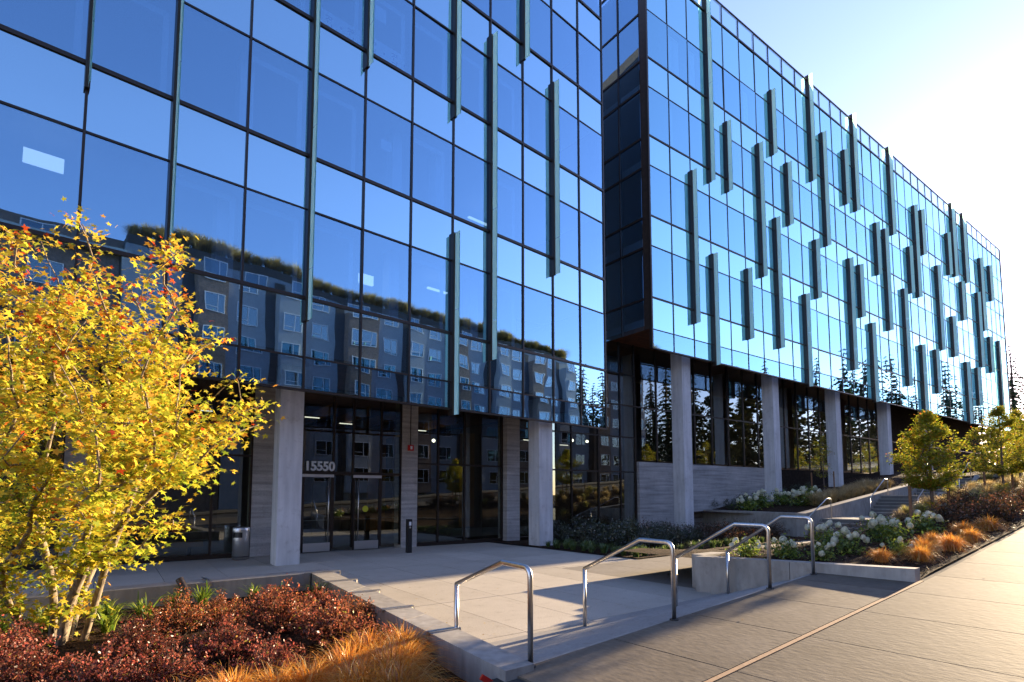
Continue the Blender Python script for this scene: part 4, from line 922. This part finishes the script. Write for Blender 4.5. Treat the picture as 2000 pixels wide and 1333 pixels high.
# ---- hydrangeas
M_hleaf = leafmat('hydrangea_leaf', [(0, (.07,.12,.02)), (.6, (.17,.25,.035)), (1, (.40,.44,.06))], .45, gloss=.05)
M_hflow = leafmat('hydrangea_flower', [(0, (.58,.60,.40)), (.5, (.82,.80,.60)), (1, (.90,.86,.72))], .4, gloss=.02)
HY = [shrub_meshes(.62, .58, 34, 620, .10, M_hleaf, 101+i, OVAL) for i in range(2)]
def head_mesh(seed):
    global rng
    rng = np.random.default_rng(seed); n = 190; d = rng.normal(size=(n,3)); d /= np.linalg.norm(d, axis=1, keepdims=True); d[:,2] = np.where(d[:,2] < -.6, -d[:,2], d[:,2])
    P = d*np.array([.092,.092,.105])*rng.uniform(.82, 1.06, n)[:, None]; P[:, :2] *= (1 - .35*np.clip(P[:,2:3]/.105, 0, 1)); z = d; x = np.cross(z, rng.normal(size=(n,3))); x /= np.linalg.norm(x, axis=1, keepdims=True)
    fr_ = np.stack([x, np.cross(z, x), z], 2); sh = np.array([(.55,.2,0),(.2,.55,0),(-.2,.55,.02),(-.55,.2,0),(-.55,-.2,0),(-.2,-.55,.02),(.2,-.55,0),(.55,-.2,0)])
    V, F = leaves(P, .044, sh, fr_); core = MB().lathe([(.0,-.08),(.06,-.06),(.08,0),(.05,.07),(0,.095)], 10)
    return npmesh('flower_head', M_hflow, V, F)
HD = [head_mesh(111+i) for i in range(3)]
gH = 'white hydrangea shrubs along the garden path'
def hydrangea(P, sc, rz, nh, label, seed, group=gH, high=False):
    r_ = random.Random(seed); o = shrub('hydrangea_shrub', HY[seed % 2], P, sc, rz, label, 'shrub', group)
    M = T(P) @ Rz(rz) @ Matrix.Scale(sc, 4)
    for i in range(nh):
        a = 2*math.pi*(i+r_.uniform(-.3,.3))/nh; k = r_.uniform(.15, 1.0)*.62; z = .68*(1-.8*k*k)+r_.uniform(-.12,.12)
        put('flower_head', HD[i % 3], o, M @ T((k*math.cos(a), k*math.sin(a), z)) @ Matrix.Rotation(r_.uniform(-.5,.5), 4, 'X') @ Matrix.Rotation(r_.uniform(-.5,.5), 4, 'Y') @ Matrix.Scale(r_.uniform(.85, 1.25), 4))
for i, (s_, t_, sc, nh, lb) in enumerate([(10.4,-5.7,.85,6,'hydrangea with white heads at the left end of the low wall'),(10.5,-5.0,.9,7,'hydrangea with white heads just behind the tall handrail bend'),(10.6,-4.35,.75,6,'low hydrangea with heads hanging over the wall top'),(11.6,-4.3,.95,8,'hydrangea with cream heads in the middle of the clump'),
   (12.3,-5.0,1.05,8,'hydrangea with blush cream heads in front of the garden stairs'),(13.4,-4.2,1.1,9,'tall hydrangea with large white heads under the young tree'),(14.4,-4.7,1.05,7,'hydrangea behind the large white heads, back row'),(15.2,-4.0,1.05,8,'hydrangea at the uphill end of the clump'),(12.0,-3.6,.7,5,'small hydrangea beside the rust coloured sedge')]):
    hydrangea(S(s_, t_, bedR(s_, t_)-.02), sc*.64, i*1.9, nh, lb, i)
for i, (s_, t_, z_, lb) in enumerate([(26.9,-14.6,1.0,'shaded hydrangea with white heads, leftmost above the level retaining wall'),(28.2,-14.5,1.15,'shaded hydrangea with white heads below the second tall column'),(29.3,-14.0,1.28,'shaded hydrangea with white heads right of the second tall column'),(29.0,-12.9,1.25,'shaded hydrangea with white heads above the corner of the retaining wall'),(31.0,-13.4,1.5,'shaded hydrangea with white heads left of the slim young tree')]):
    hydrangea(S(s_, t_, z_), 1.1, i*1.3, 8, lb, i+20, 'shaded hydrangeas above the retaining wall')

# ---- rust sedges, feather grasses and dark shrubs up the slope
for i, (s_, t_, lb) in enumerate([(10.9,-3.55,'rust orange sedge nearest the end of the low wall'),(11.3,-3.1,'rust orange sedge at the mulch edge near the wall end'),(12.0,-3.25,'rust orange sedge right of the lowest hydrangea'),(12.7,-3.0,'glossy rust orange sedge in the middle of the row'),(13.4,-3.45,'rust orange sedge behind the middle of the row'),(14.1,-3.0,'rust orange sedge beyond the middle of the row'),(15.0,-3.3,'rust orange sedge near the dark shrubs'),(16.0,-3.1,'last rust orange sedge up the pavement edge')]):
    tuft('sedge_tuft', SE[i % 3], S(s_, t_, hz(s_)+.01), .66+.07*(i % 4), i*1.1, lb, 'rust orange sedges along the pavement')
DS = [shrub_meshes(.6, .62, 70, 2600, .045, M_barb2, 121+i) for i in range(2)]
for i, (s_, t_, lb) in enumerate([(16.9,-3.95,'dark red-brown shrub just uphill of the hydrangeas'),(17.6,-3.3,'dark red-brown shrub beside the pavement, first of the row'),(19.0,-4.3,'dark red-brown shrub below the first young tree'),(18.4,-3.3,'dark red-brown shrub beside the pavement, second of the row'),(19.8,-3.5,'dark red-brown shrub beside the pavement, third of the row'),(21.4,-3.2,'red tinged shrub beside the pavement, under the second young tree'),(23.0,-3.3,'red tinged shrub at the right edge of the photo'),(20.3,-4.4,'dark red-brown shrub uphill of the right stake of the first young tree')]):
    shrub('barberry_shrub', DS[i % 2], S(s_, t_, bedR(s_, t_)), 1.05, i*1.4, lb, 'shrub', 'dark shrubs up the slope')
k = 0
for s_ in np.arange(19.5, 46, 1.15):
    for t_ in (-7.4, -6.5, -5.6, -4.6, -3.5):
        if s_ < 21 and t_ > -5: continue
        if s_ < 24.5 and t_ > -4: continue
        if t_ < -6 and s_ < 24: continue
        a, b = s_+random.uniform(-.35,.35), t_+random.uniform(-.35,.35); me = (GO if (k % 3) else GG)[k % 2]
        tuft('feather_grass', me, S(a, b, bedR(a, b)), random.uniform(.75, 1.1), k*.7, 'pale golden feather grass in the sunny drift up the slope beside the garden stairs', 'golden feather grasses beside the garden stairs'); k += 1
for i in range(26):
    a, b = 28.7 + i*.36, -11.55 - (i % 3)*.5 - random.uniform(0, .2)
    tuft('feather_grass', GO[i % 2], S(a, b, bedC(a)), random.uniform(.9, 1.25), i*.9, 'pale golden feather grass in the drift on top of the rising retaining wall', 'golden feather grasses on the retaining wall')
for i in range(22):
    a, b = 41.8 + random.uniform(0, 3.5), -8 + i*.21
    tuft('feather_grass', GG[i % 2], S(a, b, 2.78), random.uniform(.9, 1.3), i*.9, 'green and gold grass clump behind the low wall at the top of the garden stairs', 'grasses at the top of the garden stairs')
# ---- shaded bed in front of the lobby glass
for i in range(30):
    s_ = 12.95 + (i % 3)*.42 + random.uniform(-.1,.1); t_ = -10.5 - (i//3)*.42 + random.uniform(-.12,.12)
    tuft('daylily_tuft', LD[i % 2], S(s_, t_, .03), random.uniform(.8,1.2), i*.8, 'green groundcover tuft at the plaza edge, %s row, %s from the path corner' % (('front','middle','back')[i % 3], ORD[i//3]), 'groundcover tufts at the plaza edge', 'plant')
for i in range(12):
    s_ = 14.4 + i*.55; tuft('daylily_tuft', LD[i % 2], S(s_, -10.55-random.uniform(0,.25), .03), random.uniform(.9,1.25), i*.8, 'sunlit green tuft on the left edge of the garden path, %s from the plaza' % ORD[i], 'green tufts along the garden path', 'plant')
DG = [shrub_meshes(.75, .75, 60, 1900, .06, M_dgr, 131+i, OVAL) for i in range(2)]; DK = [shrub_meshes(.65, .7, 60, 2200, .05, M_barb2, 141)]
for i in range(16):
    s_, t_ = 14.6 + (i % 4)*1.1 + random.uniform(-.2,.2), -12.0 - (i//4)*1.6 + random.uniform(-.2,.2)
    shrub('evergreen_shrub', DG[i % 2], S(s_, t_, .02), random.uniform(.85,1.2), i*1.1, 'dark evergreen shrub before the lobby glass, %s row from the path, %s from the plaza' % (ORD[i//4], ORD[i % 4]), 'shrub', 'evergreen shrubs before the lobby glass')
for i in range(10):
    s_, t_ = 19.2 + (i % 4)*1.25 + random.uniform(-.2,.2), -11.4 - (i//4)*1.7
    shrub('barberry_shrub', DK[0], S(s_, t_, .02), random.uniform(.9,1.2), i*1.9, 'dark shrub below the level retaining wall, %s row from the path, %s from the plaza' % (ORD[i//4], ORD[i % 4]), 'shrub', 'dark shrubs below the retaining wall')
for i in range(14):
    s_, t_ = 27 + (i % 7)*1.5 + random.uniform(-.3,.3), -15.6 - (i//7)*1.3
    shrub('evergreen_shrub', DG[i % 2], S(s_, t_, bedC(s_)-.02), random.uniform(.6,.9), i*1.1, 'dark low shrub under the raised office block, %s row, %s from the level wall' % (('front','back')[i//7], ORD[i % 7]), 'shrub', 'shrubs under the raised office block')

# ================================================================= ACROSS THE STREET AND FAR OFF
M_apA = plain('grey_siding', (.34,.37,.40), .8, var=.08, scale=3); M_apB = plain('dark_siding', (.07,.06,.055), .8, var=.2); M_apC = plain('brown_brick', (.22,.16,.125), .85, var=.3); M_apW = plain('white_vinyl', (.75,.76,.78), .5)
M_apG = glass('apartment_pane', (.75,.9,1.0), (.2,.25,.3), .22, wav=.001)
ap = thing('apartment_building', MS(6.5, 22, 0) @ T((0,0,0)), 'grey and brown apartment block with white windows, mirrored in the glass across the street', 'building')
Ma = MS(0, 22)           # local x along the street, y away towards the office (y = -t)
put('wall', MB().box(7.2, 63, -14, 0, -1, 21.0).mesh('wall', M_apA), ap, Ma)
put('wall', MB().box(-40, 7.1, -14, -.4, -1, 21.2).mesh('wall', M_apC), ap, Ma)
put('canopy', MB().box(-40, 7.1, -.4, .5, 19.6, 20.1).mesh('canopy', plain('pale_fascia', (.5,.58,.58), .6)), ap, Ma)
fl = [2.6 + 2.72*i for i in range(7)]
wf = MB().box(0,1.7,0,.06,0,.07).box(0,1.7,0,.06,1.43,1.5).box(0,.07,0,.06,.07,1.43).box(1.63,1.7,0,.06,.07,1.43).box(1.05,1.11,0,.05,.07,1.43).box(.07,1.05,0,.05,.42,.47).mesh('window', M_apW)
wp = MB().box(.07,1.63,-.0,.02,.07,1.43).mesh('window_pane', M_apG)
def window(x, z, y):
    o = put('window', wf, ap, Ma @ T((x, y, z))); put('window_pane', wp, o, Ma @ T((x, y, z)))
i = 0
for x0 in np.arange(8.2, 62, 6.9):
    put('bay', MB().box(x0+3.9, x0+6.3, 0, .9, 2.0, 19.8).mesh('bay', M_apA if i % 2 else M_apC), ap, Ma)
    put('recess', MB().box(x0+3.0, x0+3.88, -.02, .05, 0, 20.6).mesh('recess', M_apB), ap, Ma)
    for z in fl:
        window(x0+.6, z+.55, .005); window(x0+4.3, z+.55, .905)
    i += 1
for z in fl:
    for x in np.arange(-38, 6, 4.4): window(x, z+.55, -.39)
put('parapet', MB().box(7.2, 63, -.6, .05, 21.0, 21.7).mesh('parapet', M_apB), ap, Ma)
rng = np.random.default_rng(77)
hedge = tuft_mesh(700, 1.7, 1.1, .05, leafmat('roof_grass', [(0,(.16,.11,.03)),(.5,(.55,.37,.10)),(1,(.85,.62,.22))], .5), 99, .35)
gR = thing('roof_planter', Ma @ T((7.2, 0, 21)), 'long planter of tall tawny grasses along the apartment roof edge', 'planter')
put('planter_box', MB().box(7.3, 62.5, -1.6, -.65, 21.0, 21.75).mesh('planter_box', M_apB), gR, Ma)
for j, x in enumerate(np.arange(7.8, 62, .9)): tag(put('grass_clump', hedge, gR, Ma @ T((x, -.9+.2*(j % 3), 21.6)) @ Rz(j*1.3) @ Matrix.Scale(random.uniform(.8,1.1), 4)), kind='stuff')
# conifers
THICK = [(96,-18.5,9),(99,-21.5,10),(103,-24.5,11),(106,-19.5,10),(110,-22.5,12),(112,-27,12),(92,-17.0,6),(116,-18.5,11),(101,-28,10),(94,-20.5,5)]
M_con = leafmat('conifer_needles', [(0,(.012,.022,.010)),(.6,(.028,.045,.016)),(1,(.06,.075,.025))], .15, gloss=.03)
def conifer_mesh(h, r, seed, lv=34):
    global rng
    rng = np.random.default_rng(seed); V = []; F = []
    def tri(a, b, c): o = len(V); V.extend([a, b, c, c]); F.append((o, o+1, o+2, o+3))
    for i in range(lv):
        k = i/lv; z = h*(.10 + .89*k); R = r*(1-k)**.8*(.75+.5*rng.random()) + .12; nb = int(9 - 4*k)
        for j in range(nb):
            if rng.random() < .12: continue
            a = 2*math.pi*(j + rng.uniform(-.4,.4))/nb; d = np.array([math.cos(a), math.sin(a), 0]); p = np.array([-d[1], d[0], 0]); ln = R*rng.uniform(.6, 1.15)
            ns = max(3, int(ln*2.6))
            for q in range(ns):
                f0 = (q+.2)/ns; c0 = d*ln*f0 + np.array([0,0,z + ln*(.10*f0 - .55*f0*f0)]); w_ = ln*.34*(1.05-f0)+.16
                f1 = min(1.08, f0 + 1.1/ns); c1 = d*ln*f1 + np.array([0,0,z + ln*(.10*f1 - .55*f1*f1)])
                for sg in (-1, 1): tri(c0, c0*.5+c1*.5 + p*sg*w_ + np.array([0,0,-.22*w_-rng.uniform(0,.12)]), c1)
    me = bpy.data.meshes.new('crown'); me.from_pydata([tuple(v) for v in V], [], [f[:3] for f in F]); me.materials.append(M_con); return me
CM = [conifer_mesh(24, 3.8, 151), conifer_mesh(24, 3.2, 152), conifer_mesh(24, 4.6, 153, 28)]
TRK = MB().tube([(0,0,-1),(0,0,10),(0,0,22.5)], [.42,.30,.05], 8).mesh('trunk', M_bark2, True)
def conifer(P, h, i, label, group):
    M = T(P) @ Rz(i*1.7) @ Matrix.Scale(h/24, 4); o = thing('conifer_tree', M, label, 'tree', group); put('trunk', TRK, o, M); tag(put('crown', CM[i % 3], o, M), kind='stuff')
gC = 'tall conifers across the street, seen in the glass'
M_dec = leafmat('far_leaf', [(0,(.03,.045,.012)),(.6,(.07,.075,.02)),(1,(.16,.12,.03))], .35)
for i, (s_, t_, h_) in enumerate([(78,25,14),(83,24,17),(88,27,19),(93,24,18),(99,27,20),(106,25,19),(114,27,20),(123,25,20),(132,20,13),(143,19,14),(156,20,14),(170,19,15),(186,20,16),(205,19,16)]):
    young('broad dark tree across the street, %s from the apartment block' % ('first','second','third','fourth','fifth','sixth','seventh','eighth','ninth','tenth','eleventh','twelfth','thirteenth','fourteenth')[i], S(s_, t_, hz(min(s_,60))-.2), h_, 5.6, M_dec, seed=300+i, n=190, per=70, leaf=.52, trunk_h=1.0, group='broad trees across the street')
for i, (s_, t_, h_) in enumerate([(72,28,20),(77,32,17),(81,27,13),(84,33,20),(88,28,21),(93,31,23),(98,28,24),(104,33,23),(109,29,22),(116,28,27),(122,33,26),(127,28,31),(138,28,37),(144,34,30),(150,28,33),(160,28,29),(170,30,27),(184,28,36),(194,29,28),(214,30,33),(90,40,26),(100,42,27),(110,42,26),(79,38,22)]):
    conifer(S(s_, t_, hz(min(s_, 60))-.2), h_, i, 'tall dark conifer across the street, mirrored in the glass, %s beyond the apartment block' % ORD[i], gC)
for i, (x_, y_, h_, lb) in enumerate([(83, 90.5, 25, 'tall conifer standing against the sky at the right edge beyond the office block'),(92, 97, 18, 'shorter conifer behind the tall one at the right edge'),(80, 87.5, 13, 'small conifer beside the far end of the office block')]):
    conifer(Vector((x_, y_, 2.5)), h_, i, lb, 'conifers beyond the office block')
for i, (s_, t_, h_) in enumerate(THICK):
    young('leafy dark tree beyond the far end of the office block, %s of its group' % ORD[i], S(s_, t_, 3.0), h_, 3.2, M_dec, seed=400+i, n=110, per=40, leaf=.34, trunk_h=.6, group='trees beyond the far end of the office block')
for i, (s_, t_, h_) in enumerate([(50,-9,3.2),(56,-7.5,4.0),(62,-9.5,4.2),(68,-7,4.4)]):
    young('bushy golden tree far up the slope at the right edge, %s' % ('nearest the stairs','second from the stairs','third from the stairs','furthest from the stairs')[i], S(s_, t_, 3.0), h_, 1.9, M_yg, seed=200+i, n=80, per=30, leaf=.10, trunk_h=.4, group='bushy trees far up the slope')
